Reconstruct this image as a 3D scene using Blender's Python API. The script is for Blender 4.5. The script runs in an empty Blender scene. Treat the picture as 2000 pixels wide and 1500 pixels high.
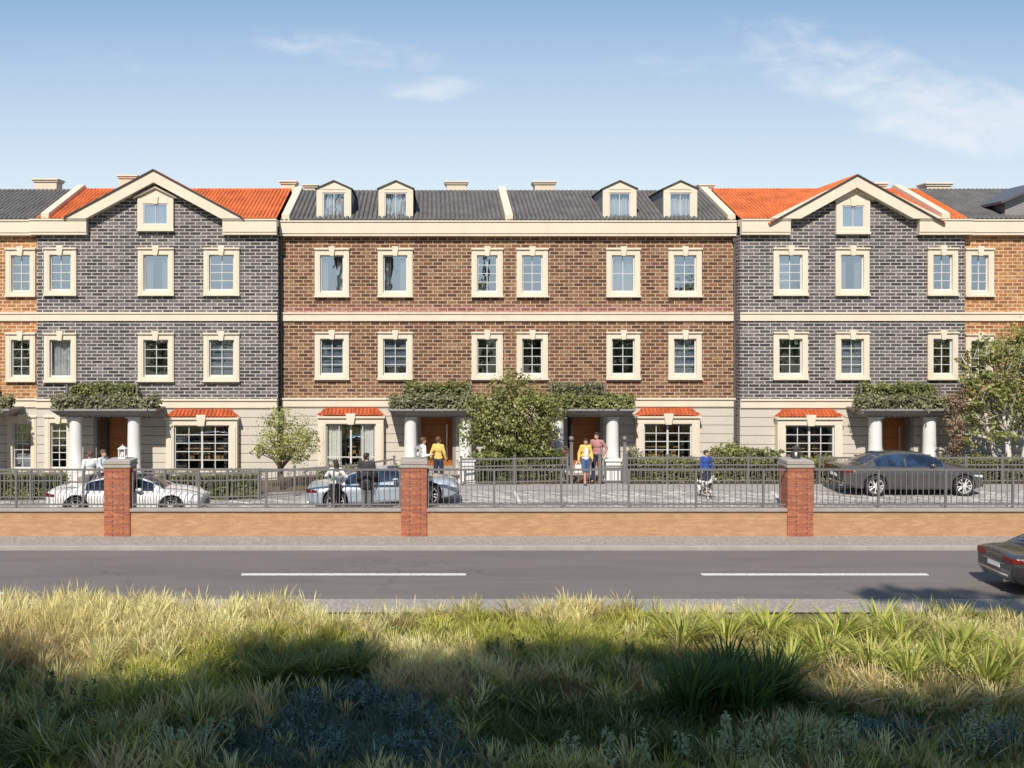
import bpy, bmesh, math, random
import numpy as np
from mathutils import Vector, Matrix, noise
rnd = random.Random(7)
R = math.radians
SC = bpy.context.scene
COL = SC.collection

# ------------------------------------------------------------------ camera
HC = 5.64                      # camera height above the courtyard
cam_d = bpy.data.cameras.new('camera'); cam = bpy.data.objects.new('camera', cam_d)
COL.objects.link(cam); SC.camera = cam
cam.location = (0, 0, HC); cam.rotation_euler = (R(90), 0, 0)
cam_d.lens = 36.0; cam_d.sensor_width = 36.0
cam_d.shift_x = 0.080; cam_d.shift_y = -0.0575
cam_d.clip_end = 3000
SC.render.resolution_x = 1024; SC.render.resolution_y = 768
# ------------------------------------------------------------------ sun, sky, exposure
SUN_EL, SUN_AZ = R(45), R(15)
sun_d = bpy.data.lights.new('sun', 'SUN'); sun = bpy.data.objects.new('sun', sun_d)
COL.objects.link(sun)
sun_d.energy = 5.0; sun_d.angle = R(0.5); sun_d.color = (1.0, 0.935, 0.84)
sdir = Vector((math.sin(SUN_AZ)*math.cos(SUN_EL), math.cos(SUN_AZ)*math.cos(SUN_EL), -math.sin(SUN_EL)))
sun.rotation_euler = sdir.to_track_quat('-Z', 'Y').to_euler()
SC.view_settings.view_transform = 'Standard'; SC.view_settings.look = 'None'
SC.view_settings.gamma = 1; SC.view_settings.exposure = 0.1

class NT:
    """small node-building helper"""
    def __init__(s, tree): s.t = tree; s.n = tree.nodes; s.l = tree.links
    def node(s, typ, ins=None, **kw):
        n = s.n.new(typ)
        for k, v in kw.items(): setattr(n, k, v)
        for k, v in (ins or {}).items():
            if isinstance(v, bpy.types.NodeSocket): s.l.new(v, n.inputs[k])
            else: n.inputs[k].default_value = v
        return n
    def m(s, op, a, b=None, c=None, clamp=False):
        ins = {0: a}
        if b is not None: ins[1] = b
        if c is not None: ins[2] = c
        return s.node('ShaderNodeMath', ins, operation=op, use_clamp=clamp).outputs[0]
    def mix(s, f, a, b, bt='MIX'):
        n = s.node('ShaderNodeMix', data_type='RGBA', blend_type=bt)
        for i, v in ((0, f), (6, a), (7, b)):
            if isinstance(v, bpy.types.NodeSocket): s.l.new(v, n.inputs[i])
            else: n.inputs[i].default_value = v if i == 0 else (tuple(v)+(1,))[:4]
        return n.outputs[2]
    def noise(s, vec, scale, detail=4, rough=.6, dist=0):
        return s.node('ShaderNodeTexNoise', {'Vector': vec, 'Scale': scale, 'Detail': detail, 'Roughness': rough, 'Distortion': dist})
    def mapr(s, v, a, b, c=0., d=1., interp='SMOOTHSTEP'):
        n = s.node('ShaderNodeMapRange', interpolation_type=interp)
        s.l.new(v, n.inputs[0])
        for i, x in enumerate((a, b, c, d)): n.inputs[i+1].default_value = x
        return n.outputs[0]
    def scale(s, vec, sc):
        return s.node('ShaderNodeMapping', {'Vector': vec, 'Scale': sc}).outputs[0]

world = bpy.data.worlds.new('World'); SC.world = world; world.use_nodes = True
w = NT(world.node_tree); w.n.clear()
sky = w.node('ShaderNodeTexSky', sky_type='NISHITA', sun_disc=False, sun_elevation=SUN_EL,
             sun_rotation=math.pi+SUN_AZ, altitude=0, air_density=1.0, dust_density=.6, ozone_density=1.6)
geo = w.node('ShaderNodeTexCoord').outputs['Generated']
sep = w.node('ShaderNodeSeparateXYZ', {0: geo})
yy = w.m('MAXIMUM', sep.outputs[1], 0.05)
U = w.m('DIVIDE', sep.outputs[0], yy); V = w.m('DIVIDE', sep.outputs[2], w.m('MAXIMUM', w.m('ABSOLUTE', sep.outputs[1]), .05))
UV = w.node('ShaderNodeCombineXYZ', {0: U, 1: V, 2: 0.0}).outputs[0]
def blob(px, py, rx, ry, tilt=0.0):
    u0, v0 = (px-840)/2000, (635-py)/2000
    du = w.m('SUBTRACT', U, u0); dv = w.m('SUBTRACT', V, v0)
    dv = w.m('ADD', dv, w.m('MULTIPLY', du, tilt))
    a = w.m('POWER', w.m('DIVIDE', du, rx/2000), 2.0); b = w.m('POWER', w.m('DIVIDE', dv, ry/2000), 2.0)
    return w.mapr(w.m('ADD', a, b), 0.0, 1.0, 1.0, 0.0)
cn = w.noise(w.scale(UV, (7, 16, 1)), 2.6, 9, .62, .35).outputs[0]
cn2 = w.noise(w.scale(UV, (4, 11, 1)), 1.2, 4, .5, .2).outputs[0]
mask = None
for args, k in (((1900, 230, 380, 110, .12), 1.0), ((1700, 150, 400, 120, .25), .75), ((850, 172, 140, 40, -.05), .78),
                ((690, 100, 300, 55, .12), .58), ((1990, 230, 200, 75, 0), .8), ((1330, 130, 260, 40, 0), .4), ((250, 120, 480, 45, 0), .3)):
    b = w.m('MULTIPLY', blob(*args), k)
    mask = b if mask is None else w.m('MAXIMUM', mask, b)
cl = w.m('MULTIPLY', w.mapr(w.m('ADD', w.m('MULTIPLY', mask, .36), w.m('MULTIPLY', cn, .72)), .44, .86), w.m('MINIMUM', w.m('MULTIPLY', mask, 1.6), 1.0))
cl = w.m('MULTIPLY', cl, .68)
front = w.m('GREATER_THAN', sep.outputs[1], 0.06)
cl = w.m('MULTIPLY', cl, front)
back = w.m('LESS_THAN', sep.outputs[1], 0.06)
# the air over the northern horizon is pale and bright (direction only)
nf = w.mapr(sep.outputs[1], -.4, .4, .30, 1.0)
hz = w.mapr(V, 0.10, .35, 1.0, 0.0, 'LINEAR')
hs = w.mix(w.m('MULTIPLY', nf, w.m('MULTIPLY', w.m('POWER', hz, .95), 1.0)), w.mix(w.m('MULTIPLY', nf, 1.0), sky.outputs[0], (3.9, 7.4, 12.6)), (14.6, 16.8, 18.4))
col = w.mix(cl, hs, (16.2, 17.0, 17.9))
bg = w.node('ShaderNodeBackground', {'Color': col, 'Strength': 0.05})
out = w.node('ShaderNodeOutputWorld', {0: bg.outputs[0]})

# ------------------------------------------------------------------ object helpers
def tag(o, label=None, cat=None, group=None, kind=None):
    for k, v in (('label', label), ('category', cat), ('group', group), ('kind', kind)):
        if v: o[k] = v
    return o
def thing(name, label, cat, loc=(0, 0, 0), rz=0, group=None):
    o = bpy.data.objects.new(name, None); COL.objects.link(o)
    o.empty_display_size = .2
    o.location = loc; o.rotation_euler = (0, 0, rz)
    return tag(o, label, cat, group)
def wloc(o):
    v = Vector((0, 0, 0))
    while o is not None: v += o.location; o = o.parent
    return v
class MB:
    """collects shapes, builds ONE mesh object; world=True means vertices are in world space"""
    def __init__(s): s.v = []; s.f = []; s.mi = []
    def add(s, verts, faces, mi=0):
        k = len(s.v); s.v += [tuple(p) for p in verts]
        s.f += [tuple(i+k for i in f) for f in faces]; s.mi += [mi]*len(faces)
    def box(s, x0, x1, y0, y1, z0, z1, mi=0):
        s.add([(x0,y0,z0),(x1,y0,z0),(x1,y1,z0),(x0,y1,z0),(x0,y0,z1),(x1,y0,z1),(x1,y1,z1),(x0,y1,z1)],
              [(0,3,2,1),(4,5,6,7),(0,1,5,4),(1,2,6,5),(2,3,7,6),(3,0,4,7)], mi)
    def prism(s, pts, y0, y1, mi=0):
        """polygon in XZ (counter-clockwise seen from -Y) extruded along Y"""
        n = len(pts)
        s.add([(x,y0,z) for x,z in pts]+[(x,y1,z) for x,z in pts],
              [tuple(range(n)), tuple(range(2*n-1, n-1, -1))]+[(i,i+n,(i+1)%n+n,(i+1)%n) for i in range(n)], mi)
    def prismx(s, pts, x0, x1, mi=0):
        """polygon in YZ extruded along X"""
        n = len(pts)
        s.add([(x0,y,z) for y,z in pts]+[(x1,y,z) for y,z in pts],
              [tuple(range(n-1,-1,-1)), tuple(range(n, 2*n))]+[(i,(i+1)%n,(i+1)%n+n,i+n) for i in range(n)], mi)
    def tube(s, p0, p1, r0, r1=None, n=8, mi=0, cap=True):
        r1 = r0 if r1 is None else r1
        p0 = Vector(p0); p1 = Vector(p1); d = (p1-p0)
        if d.length < 1e-6: return
        d.normalize(); a = d.orthogonal().normalized(); b = d.cross(a)
        vs = []
        for p, r in ((p0, r0), (p1, r1)):
            for i in range(n):
                t = 2*math.pi*i/n; vs.append(p + (a*math.cos(t)+b*math.sin(t))*r)
        fs = [(i,(i+1)%n,(i+1)%n+n,i+n) for i in range(n)]
        if cap: fs += [tuple(range(n-1,-1,-1)), tuple(range(n,2*n))]
        s.add(vs, fs, mi)
    def lathe(s, x, y, prof, n=20, mi=0):
        """prof: list of (r, z)"""
        k = len(prof); vs = []
        for r, z in prof:
            for i in range(n):
                t = 2*math.pi*i/n; vs.append((x+r*math.cos(t), y+r*math.sin(t), z))
        fs = [(j*n+i, j*n+(i+1)%n, (j+1)*n+(i+1)%n, (j+1)*n+i) for j in range(k-1) for i in range(n)]
        fs += [tuple(range(n-1,-1,-1)), tuple(range((k-1)*n, k*n))]
        s.add(vs, fs, mi)
    def ell(s, c, r, rot=None, nu=14, nv=9, mi=0):
        M = rot if rot else Matrix.Identity(3); c = Vector(c); vs = [c+M@Vector((0,0,-r[2]))]
        for j in range(1, nv):
            ph = math.pi*j/nv-math.pi/2
            for i in range(nu):
                t = 2*math.pi*i/nu
                vs.append(c+M@Vector((r[0]*math.cos(ph)*math.cos(t), r[1]*math.cos(ph)*math.sin(t), r[2]*math.sin(ph))))
        vs.append(c+M@Vector((0,0,r[2]))); L = len(vs)-1
        fs = [(0, 1+(i+1)%nu, 1+i) for i in range(nu)]
        for j in range(nv-2):
            for i in range(nu):
                a = 1+j*nu; fs.append((a+i, a+(i+1)%nu, a+nu+(i+1)%nu, a+nu+i))
        a = 1+(nv-2)*nu
        fs += [(a+i, a+(i+1)%nu, L) for i in range(nu)]
        s.add(vs, fs, mi)
    def cap_(s, p0, r0, p1, r1, n=10):
        s.tube(p0, p1, r0, r1, n); s.ell(p0, (r0,)*3, nu=n, nv=6); s.ell(p1, (r1,)*3, nu=n, nv=6)
    def build(s, name, mat, parent=None, smooth=False, bevel=0, world=True):
        me = bpy.data.meshes.new(name)
        off = wloc(parent) if (parent is not None and world) else Vector((0,0,0))
        me.from_pydata([(x-off.x, y-off.y, z-off.z) for x,y,z in s.v], [], s.f)
        mats = mat if isinstance(mat, (list, tuple)) else [mat]
        for m_ in mats: me.materials.append(m_)
        if len(mats) > 1: me.polygons.foreach_set('material_index', s.mi)
        if smooth: me.polygons.foreach_set('use_smooth', [True]*len(me.polygons))
        me.update()
        o = bpy.data.objects.new(name, me); COL.objects.link(o)
        if parent is not None: o.parent = parent
        if bevel:
            b = o.modifiers.new('bevel', 'BEVEL'); b.width = bevel; b.segments = 2; b.limit_method = 'ANGLE'
        return o
def kids(o): return [c for c in bpy.data.objects if c.parent == o]
def copy_tree(o, parent=None, table=None):
    if table is None:
        table = {}
        for c in bpy.data.objects:
            if c.parent: table.setdefault(c.parent.name, []).append(c)
    c = o.copy(); COL.objects.link(c); c.parent = parent
    for ch in table.get(o.name, []): copy_tree(ch, c, table)
    return c

# ------------------------------------------------------------------ materials
def newmat(name):
    m = bpy.data.materials.new(name); m.use_nodes = True
    t = NT(m.node_tree); bs = t.n['Principled BSDF']
    return m, t, bs
def setin(t, bs, k, v):
    if isinstance(v, bpy.types.NodeSocket): t.l.new(v, bs.inputs[k])
    else: bs.inputs[k].default_value = v
def objc(t): return t.node('ShaderNodeTexCoord').outputs['Object']
def plain(name, c, rough=.6, metal=0., var=.12, vs=2.5, bump=0., bs_=30, coat=0., dirt=0.):
    m, t, bs = newmat(name)
    oc = objc(t)
    n1 = t.noise(oc, vs, 5).outputs[0]; n2 = t.noise(oc, vs*9, 3).outputs[0]
    f = t.m('ADD', t.m('MULTIPLY', n1, .65), t.m('MULTIPLY', n2, .35))
    f = t.mapr(f, .3, .7)
    c0 = tuple(x*(1-var) for x in c); c1 = tuple(min(1, x*(1+var)) for x in c)
    colr = t.mix(f, c0, c1)
    if dirt:
        g = t.noise(t.scale(oc, (3.2, 3.2, .5)), 1.0, 6, .7).outputs[0]
        colr = t.mix(t.mapr(g, .5, .8, 0, dirt), colr, tuple(x*.55 for x in c))
    setin(t, bs, 'Base Color', colr)
    bs.inputs['Roughness'].default_value = rough; bs.inputs['Metallic'].default_value = metal
    if coat: bs.inputs['Coat Weight'].default_value = coat; bs.inputs['Coat Roughness'].default_value = .05
    if bump:
        nb = t.noise(oc, bs_, 4).outputs[0]
        setin(t, bs, 'Normal', t.node('ShaderNodeBump', {'Height': nb, 'Strength': bump, 'Distance': .01}).outputs[0])
    return m
def brick(name, cols, mortar, bw=.36, rh=.085, ms=.016, rough=.85, plane='xz'):
    """cols: three or four tones picked per brick"""
    m, t, bs = newmat(name)
    oc = objc(t); sp = t.node('ShaderNodeSeparateXYZ', {0: oc})
    # horizontal coordinate runs on round the corners
    hx = t.m('ADD', sp.outputs[0], sp.outputs[1])
    row = t.m('FLOOR', t.m('DIVIDE', sp.outputs[2], rh))
    odd = t.m('MULTIPLY', t.m('FRACT', t.m('MULTIPLY', row, .5)), 1.0)
    xs = t.m('ADD', t.m('DIVIDE', hx, bw), odd)
    cell = t.m('FLOOR', xs); fx = t.m('FRACT', xs); fz = t.m('FRACT', t.m('DIVIDE', sp.outputs[2], rh))
    ids = t.node('ShaderNodeCombineXYZ', {0: cell, 1: row, 2: 3.3}).outputs[0]
    wn = t.node('ShaderNodeTexWhiteNoise', {'Vector': ids}, noise_dimensions='3D')
    wn2 = t.node('ShaderNodeTexWhiteNoise', {'Vector': t.node('ShaderNodeVectorMath', {0: ids, 1: (7.1, 2.3, 1.7)}, operation='ADD').outputs[0]}, noise_dimensions='3D')
    edge = t.noise(oc, 28, 3).outputs[0]
    jit = t.m('MULTIPLY', t.m('SUBTRACT', edge, .5), .35)
    mx = ms*1.35/bw; mz = ms/rh
    dx = t.m('ABSOLUTE', t.m('SUBTRACT', fx, .5)); dz = t.m('ABSOLUTE', t.m('SUBTRACT', fz, .5))
    bx = t.m('DIVIDE', t.m('SUBTRACT', .5, dx), mx); bz = t.m('DIVIDE', t.m('SUBTRACT', .5, dz), mz)
    d = t.m('ADD', t.m('MINIMUM', bx, bz), jit)
    isb = t.mapr(d, .35, .7)
    r = t.node('ShaderNodeValToRGB', {0: wn.outputs[0]})
    r.color_ramp.interpolation = 'CONSTANT'
    el = r.color_ramp.elements
    el[0].position = 0; el[0].color = (*cols[0], 1)
    el[1].position = 1/len(cols); el[1].color = (*cols[1], 1)
    for i, c in enumerate(cols[2:]):
        e = el.new((i+2)/len(cols)); e.color = (*c, 1)
    n = t.noise(oc, 14, 5).outputs[0]
    bc = t.mix(t.mapr(n, .35, .7), r.outputs[0], tuple(x*.7 for x in cols[0]))
    bc = t.mix(t.m('MULTIPLY', wn2.outputs[0], .35), bc, (.02, .015, .015))
    big = t.noise(t.scale(oc, (1, 1, .4)), .6, 5).outputs[0]
    mc = t.mix(t.mapr(n, .3, .7), mortar, tuple(x*.8 for x in mortar))
    cc = t.mix(isb, mc, bc)
    cc = t.mix(t.mapr(big, .35, .75, 0, .28), cc, tuple(x*.5 for x in cols[0]))
    stk = t.noise(t.scale(oc, (2.6, 2.6, .22)), 1.0, 6, .7).outputs[0]
    cc = t.mix(t.mapr(stk, .54, .74, 0, .35), cc, tuple(x*.45 for x in cols[0]))
    setin(t, bs, 'Base Color', cc); bs.inputs['Roughness'].default_value = rough
    hgt = t.m('ADD', isb, t.m('MULTIPLY', n, .4))
    setin(t, bs, 'Normal', t.node('ShaderNodeBump', {'Height': hgt, 'Strength': .6, 'Distance': .012}).outputs[0])
    return m
def glass(name, tint=(.55,.6,.62), refl=.3, wob=.06):
    m, t, bs = newmat(name); t.n.remove(bs)
    oc = objc(t)
    nb = t.noise(oc, 1.3, 2).outputs[0]
    bump = t.node('ShaderNodeBump', {'Height': nb, 'Strength': wob, 'Distance': .05}).outputs[0]
    tr = t.node('ShaderNodeBsdfTransparent', {'Color': (*tint, 1)})
    gl = t.node('ShaderNodeBsdfGlossy', {'Color': (.86, .93, 1, 1), 'Roughness': .015, 'Normal': bump})
    fr = t.node('ShaderNodeLayerWeight', {'Blend': .5})
    f = t.m('ADD', t.m('POWER', fr.outputs[1], 4.0), refl, clamp=True)
    mx = t.node('ShaderNodeMixShader', {0: f, 1: tr.outputs[0], 2: gl.outputs[0]})
    t.l.new(mx.outputs[0], t.n['Material Output'].inputs[0])
    return m
def leafmat(name, dark, light, trans=.35, rough=.5):
    m, t, bs = newmat(name)
    oc = objc(t)
    geo = t.node('ShaderNodeNewGeometry')
    rpi = geo.outputs['Random Per Island']
    n = t.noise(oc, 1.6, 3).outputs[0]
    f = t.m('ADD', t.m('MULTIPLY', rpi, .6), t.m('MULTIPLY', t.mapr(n, .3, .7), .4))
    c = t.mix(f, dark, light)
    setin(t, bs, 'Base Color', c); bs.inputs['Roughness'].default_value = rough
    tl = t.node('ShaderNodeBsdfTranslucent', {'Color': c})
    mx = t.node('ShaderNodeMixShader', {0: trans, 1: bs.outputs[0], 2: tl.outputs[0]})
    t.l.new(mx.outputs[0], t.n['Material Output'].inputs[0])
    return m
M = {}
M['brick_gray'] = brick('brick_gray', [(.11,.105,.112),(.175,.163,.17),(.26,.24,.24),(.045,.042,.046)], (.60,.545,.50), .42, .13, .027)
M['brick_brown'] = brick('brick_brown', [(.22,.09,.042),(.30,.135,.068),(.10,.04,.022),(.39,.225,.125)], (.56,.44,.32), .375, .1375, .026)
M['brick_orange'] = brick('brick_orange', [(.52,.20,.06),(.60,.27,.09),(.34,.12,.04),(.66,.36,.15)], (.70,.55,.38), .36, .1375, .028)
M['brick_red'] = brick('brick_red', [(.48,.155,.08),(.54,.19,.10),(.40,.12,.07),(.50,.20,.12)], (.56,.27,.18), .66, .073, .007)
M['brick_rosy'] = brick('brick_rosy', [(.34,.14,.10),(.42,.19,.14),(.26,.09,.065),(.45,.24,.18)], (.60,.42,.34), .375, .1375, .026)
M['cream'] = plain('cream_stone', (.73,.64,.51), .75, var=.05, vs=1.2, bump=.15, dirt=.16)
M['cream2'] = plain('cream_render', (.70,.59,.46), .85, var=.06, vs=1.2, bump=.2, dirt=.25)
M['siding'] = plain('siding_paint', (.58,.53,.46), .7, var=.05, vs=.9, bump=.1, dirt=.18)
M['groove'] = plain('siding_gap', (.20,.19,.18), .9)
M['white'] = plain('white_paint', (.76,.75,.73), .45, var=.03)
M['frame'] = plain('window_frame_paint', (.62,.615,.60), .4, var=.03)
M['zinc'] = plain('grey_zinc', (.30,.285,.28), .5, .2, var=.1, dirt=.3)
M['rail'] = plain('rail_paint', (.19,.178,.175), .5, .2, var=.08)
M['pipe'] = plain('pipe_paint', (.12,.11,.11), .5, .2, var=.08)
M['tile_dark'] = plain('tile_dark', (.125,.117,.112), .95, var=.3, vs=1.5, bump=.25)
M['tile_red'] = plain('tile_red', (.58,.138,.035), .9, var=.3, vs=1.6, bump=.25)
M['dark_trim'] = plain('dark_trim', (.05,.045,.045), .6)
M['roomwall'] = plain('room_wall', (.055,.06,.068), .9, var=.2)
M['roomwarm'] = plain('room_wood', (.34,.22,.12), .8, var=.4, vs=1.2)
M['tile_hood'] = plain('tile_hood', (.42,.09,.028), .9, var=.35, vs=3, bump=.25, dirt=.4)
M['pane_backing'] = plain('backing_sky_tint', (.30,.35,.42), .8, var=.08)  # grey-blue of sky reflected in the lower panes, put into the colour
M['curtain'] = plain('curtain_cloth', (.84,.83,.80), .9, var=.04)
M['door'] = plain('door_wood', (.36,.12,.02), .45, var=.12, vs=2)
M['steel'] = plain('steel', (.55,.55,.55), .3, .8, var=.05)
M['glass'] = glass('window_glass', (.78,.82,.85), .40)
M['glass_up'] = glass('window_glass_upper', (.78,.82,.85), .66)
M['glass_bay'] = glass('bay_glass', (.8,.82,.8), .12)
M['soil'] = plain('soil', (.10,.07,.045), .95, var=.3)

# ------------------------------------------------------------------ px -> world
def X_(px, y): return (px-840)*y/2000.0
def Z_(py, y): return HC-(py-635)*y/2000.0
def ground_z(x):
    if x >= -.5: return 0.0
    if x >= -3.2: return -.22*(1-math.cos(math.pi*(-.5-x)/2.7))/2
    return max(-.34, -.22-.03*(-3.2-x))

# ------------------------------------------------------------------ terrain, road
ROAD = -.90
def sheet(name, x0, x1, y0, y1, z, mat, nx=1, ny=1, zf=None, kind='structure'):
    mb = MB()
    vs = []; fs = []
    for j in range(ny+1):
        for i in range(nx+1):
            x = x0+(x1-x0)*i/nx; y = y0+(y1-y0)*j/ny
            vs.append((x, y, zf(x, y) if zf else z))
    for j in range(ny):
        for i in range(nx):
            a = j*(nx+1)+i; fs.append((a, a+1, a+nx+2, a+nx+1))
    mb.add(vs, fs)
    o = mb.build(name, mat, smooth=bool(zf)); o['kind'] = kind
    return o
# asphalt
m, t, bs = newmat('asphalt'); oc = objc(t)
a = t.noise(oc, 60, 4).outputs[0]; b = t.noise(t.scale(oc, (.25, 1.6, 1)), 1.0, 6, .65).outputs[0]; c = t.noise(oc, 220, 2).outputs[0]
cc = t.mix(t.mapr(a, .35, .65), (.105,.090,.084), (.20,.174,.160))
cc = t.mix(t.mapr(b, .42, .75, 0, .5), cc, (.09,.08,.078))
cc = t.mix(t.mapr(c, .5, .7, 0, .6), cc, (.30,.27,.25))
wv = t.noise(t.scale(oc, (.06, 3.0, 1)), 1.0, 4, .6).outputs[0]
cc = t.mix(t.mapr(wv, .5, .75, 0, .35), cc, (.22,.19,.175))
vw = t.node('ShaderNodeVectorMath', {0: t.scale(oc, (.35, .6, 1)), 1: t.node('ShaderNodeVectorMath', {0: t.noise(oc, 1.1, 5, .7).outputs[1], 3: .55}, operation='SCALE').outputs[0]}, operation='ADD').outputs[0]
ve = t.node('ShaderNodeTexVoronoi', {'Vector': vw, 'Scale': .8}, feature='DISTANCE_TO_EDGE').outputs['Distance']
crk = t.m('MULTIPLY', t.mapr(ve, .0, .012, 1, 0), t.mapr(t.noise(oc, .25, 2).outputs[0], .48, .6))
cc = t.mix(t.m('MULTIPLY', crk, .55), cc, (.05,.047,.045))
pt = t.noise(t.scale(oc, (.12, .5, 1)), 1.0, 2).outputs[0]
cc = t.mix(t.mapr(pt, .56, .60, 0, .22), cc, (.10,.09,.088))
setin(t, bs, 'Base Color', cc); bs.inputs['Roughness'].default_value = .85
setin(t, bs, 'Normal', t.node('ShaderNodeBump', {'Height': t.m('ADD', a, c), 'Strength': .5, 'Distance': .01}).outputs[0])
M['asphalt'] = m
# gravel pavement
def gravel(name, c0, c1, c2):
    m, t, bs = newmat(name); oc = objc(t)
    v = t.node('ShaderNodeTexVoronoi', {'Vector': oc, 'Scale': 22.0}); n = t.noise(oc, 3, 5).outputs[0]
    r = t.node('ShaderNodeSeparateColor', {0: v.outputs['Color']}).outputs[0]
    cc = t.mix(r, c0, c1); cc = t.mix(t.mapr(n, .4, .75, 0, .6), cc, c2)
    setin(t, bs, 'Base Color', cc); bs.inputs['Roughness'].default_value = .9
    setin(t, bs, 'Normal', t.node('ShaderNodeBump', {'Height': t.m('SUBTRACT', 1.0, v.outputs['Distance']), 'Strength': .8, 'Distance': .02}).outputs[0])
    return m
M['gravel'] = gravel('gravel', (.22,.195,.17), (.42,.37,.33), (.28,.25,.22))
M['kerb'] = plain('kerb_concrete', (.34,.31,.28), .85, var=.12, bump=.3)
# pavers
m, t, bs = newmat('pavers'); oc = objc(t)
rot = t.node('ShaderNodeMapping', {'Vector': oc, 'Rotation': (0, 0, R(35))}).outputs[0]
bt = t.node('ShaderNodeTexBrick', {'Vector': rot, 'Color1': (.30,.275,.26,1), 'Color2': (.70,.66,.62,1), 'Mortar': (.15,.135,.13,1), 'Scale': 1.0,
      'Mortar Size': .02, 'Bias': -.1, 'Brick Width': .55, 'Row Height': .26})
n = t.noise(oc, 1.2, 6).outputs[0]
cc = t.mix(t.mapr(n, .35, .75, 0, .5), bt.outputs[0], (.33,.30,.285))
setin(t, bs, 'Base Color', cc); bs.inputs['Roughness'].default_value = .8
M['pavers'] = m
M['drive'] = plain('smooth_concrete', (.33,.31,.295), .85, var=.12, bump=.2)
m, t, bs = newmat('road_paint'); oc = objc(t)
n = t.noise(oc, 9, 6, .7).outputs[0]; n2 = t.noise(oc, 70, 3).outputs[0]
setin(t, bs, 'Base Color', t.mix(t.mapr(t.m('ADD', t.m('MULTIPLY', n, .6), t.m('MULTIPLY', n2, .4)), .50, .62), (.66,.65,.62), (.30,.28,.265))); bs.inputs['Roughness'].default_value = .7; M['paint'] = m
# ground: one big sheet below everything
m, t, bs = newmat('earth'); oc = objc(t)
n = t.noise(oc, .8, 6).outputs[0]; n2 = t.noise(oc, 9, 4).outputs[0]
cc = t.mix(t.mapr(n, .35, .65), (.07,.065,.025), (.15,.12,.05)); cc = t.mix(t.mapr(n2, .4, .7, 0, .6), cc, (.05,.055,.02))
setin(t, bs, 'Base Color', cc); bs.inputs['Roughness'].default_value = .95
M['earth'] = m
def meadow_z(x, y):
    z = ROAD-.03
    if y < 23.6:
        k = min(1, (23.6-y)/2.0)
        z += k*(.10*noise.noise((x*.25, y*.25, 3))+.05*noise.noise((x*.9, y*.9, 1)))
        z += k*.18*math.exp(-((x+8)/5)**2-((y-21.5)/2.4)**2)
    return z
sheet('ground', -1200, 1200, -1200, 1200, ROAD-.06, M['earth'])
sheet('meadow', -34, 38, -20, 23.45, 0, M['earth'], 144, 88, meadow_z)
sheet('road', -150, 150, 24.2, 29.72, ROAD, M['asphalt'])
sheet('road_shoulder', -150, 150, 23.3, 24.45, ROAD+.004, M['gravel'])
mb = MB(); mb.box(-150, 150, 29.72, 29.90, ROAD-.04, ROAD+.12)
o = mb.build('kerb', M['kerb'], bevel=.02); o['kind'] = 'structure'
sheet('pavement', -150, 150, 29.90, 31.30, ROAD+.112, M['gravel'])
mb = MB()
for a, b in ((472, 910), (1370, 1812), (-430, 5), (2265, 2700)):
    x0, x1 = X_(a, 26.86), X_(b, 26.86)
    if a < 0: continue
    mb.box(x0, x1, 26.76, 26.96, ROAD-.01, ROAD+.005)
o = mb.build('road_marking', M['paint']); o['kind'] = 'structure'
mb = MB(); mb.box(X_(-180, 24.95), X_(14, 24.95), 24.86, 25.06, ROAD-.01, ROAD+.005)
o = mb.build('road_edge_marking', M['paint']); o['kind'] = 'structure'
sheet('courtyard_paving', -60, 60, 31.36, 36.1, 0, M['pavers'], 120, 2, lambda x, y: ground_z(x))
sheet('garden_soil', -60, 60, 36.1, 60, 0, M['soil'], 120, 2, lambda x, y: ground_z(x)-.002)
mb = MB(); 
vs=[];fs=[]
xs=[-60+i for i in range(121)]
for x in xs: vs += [(x,34.9,ground_z(x)+.006),(x,36.3,ground_z(x)+.006)]
fs=[(2*i,2*i+2,2*i+3,2*i+1) for i in range(120)]
mb.add(vs,fs); o=mb.build('courtyard_path', M['drive']); o['kind']='structure'
# parking bay lines
mb = MB()
for a, b in ((1003, 1014), (1506, 1536)):
    xa, xb = X_(a, 34.6), X_(b, 32.0)
    mb.add([(xa,34.7,.009),(xa+.1,34.7,.009),(xb+.1,32.3,.009),(xb,32.3,.009)], [(3,2,1,0)])
mb.box(X_(960, 32.2), X_(1016, 32.2), 32.18, 32.28, 0, .009)
o = mb.build('parking_marking', M['paint']); o['kind'] = 'structure'

# ------------------------------------------------------------------ retaining wall, pillars, railing
m, t, bs = newmat('ochre_render'); oc = objc(t)
n = t.noise(t.scale(oc, (1.6, 1.6, 7)), 1.2, 8, .75, .2).outputs[0]; n2 = t.noise(oc, 30, 5, .7).outputs[0]
cc = t.mix(t.mapr(n, .38, .66), (.40,.225,.12), (.52,.315,.175)); cc = t.mix(t.mapr(n2, .45, .7, 0, .6), cc, (.36,.20,.10))
sp = t.node('ShaderNodeSeparateXYZ', {0: oc})
setin(t, bs, 'Base Color', cc); bs.inputs['Roughness'].default_value = .9
setin(t, bs, 'Normal', t.node('ShaderNodeBump', {'Height': t.m('ADD', n, t.m('MULTIPLY', n2, .4)), 'Strength': .5, 'Distance': .03}).outputs[0])
M['ochre'] = m
PILX = [X_(228, 31.15), X_(808.5, 31.15), X_(1563.5, 31.15)]
extra = [PILX[0]-11.75, PILX[2]+11.75]
spans = [(PILX[0]-11.35, PILX[0]-.39, 'left'), (PILX[0]+.39, PILX[1]-.39, 'a'), (PILX[1]+.39, PILX[2]-.39, 'b'), (PILX[2]+.39, PILX[2]+11.35, 'c')]
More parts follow.
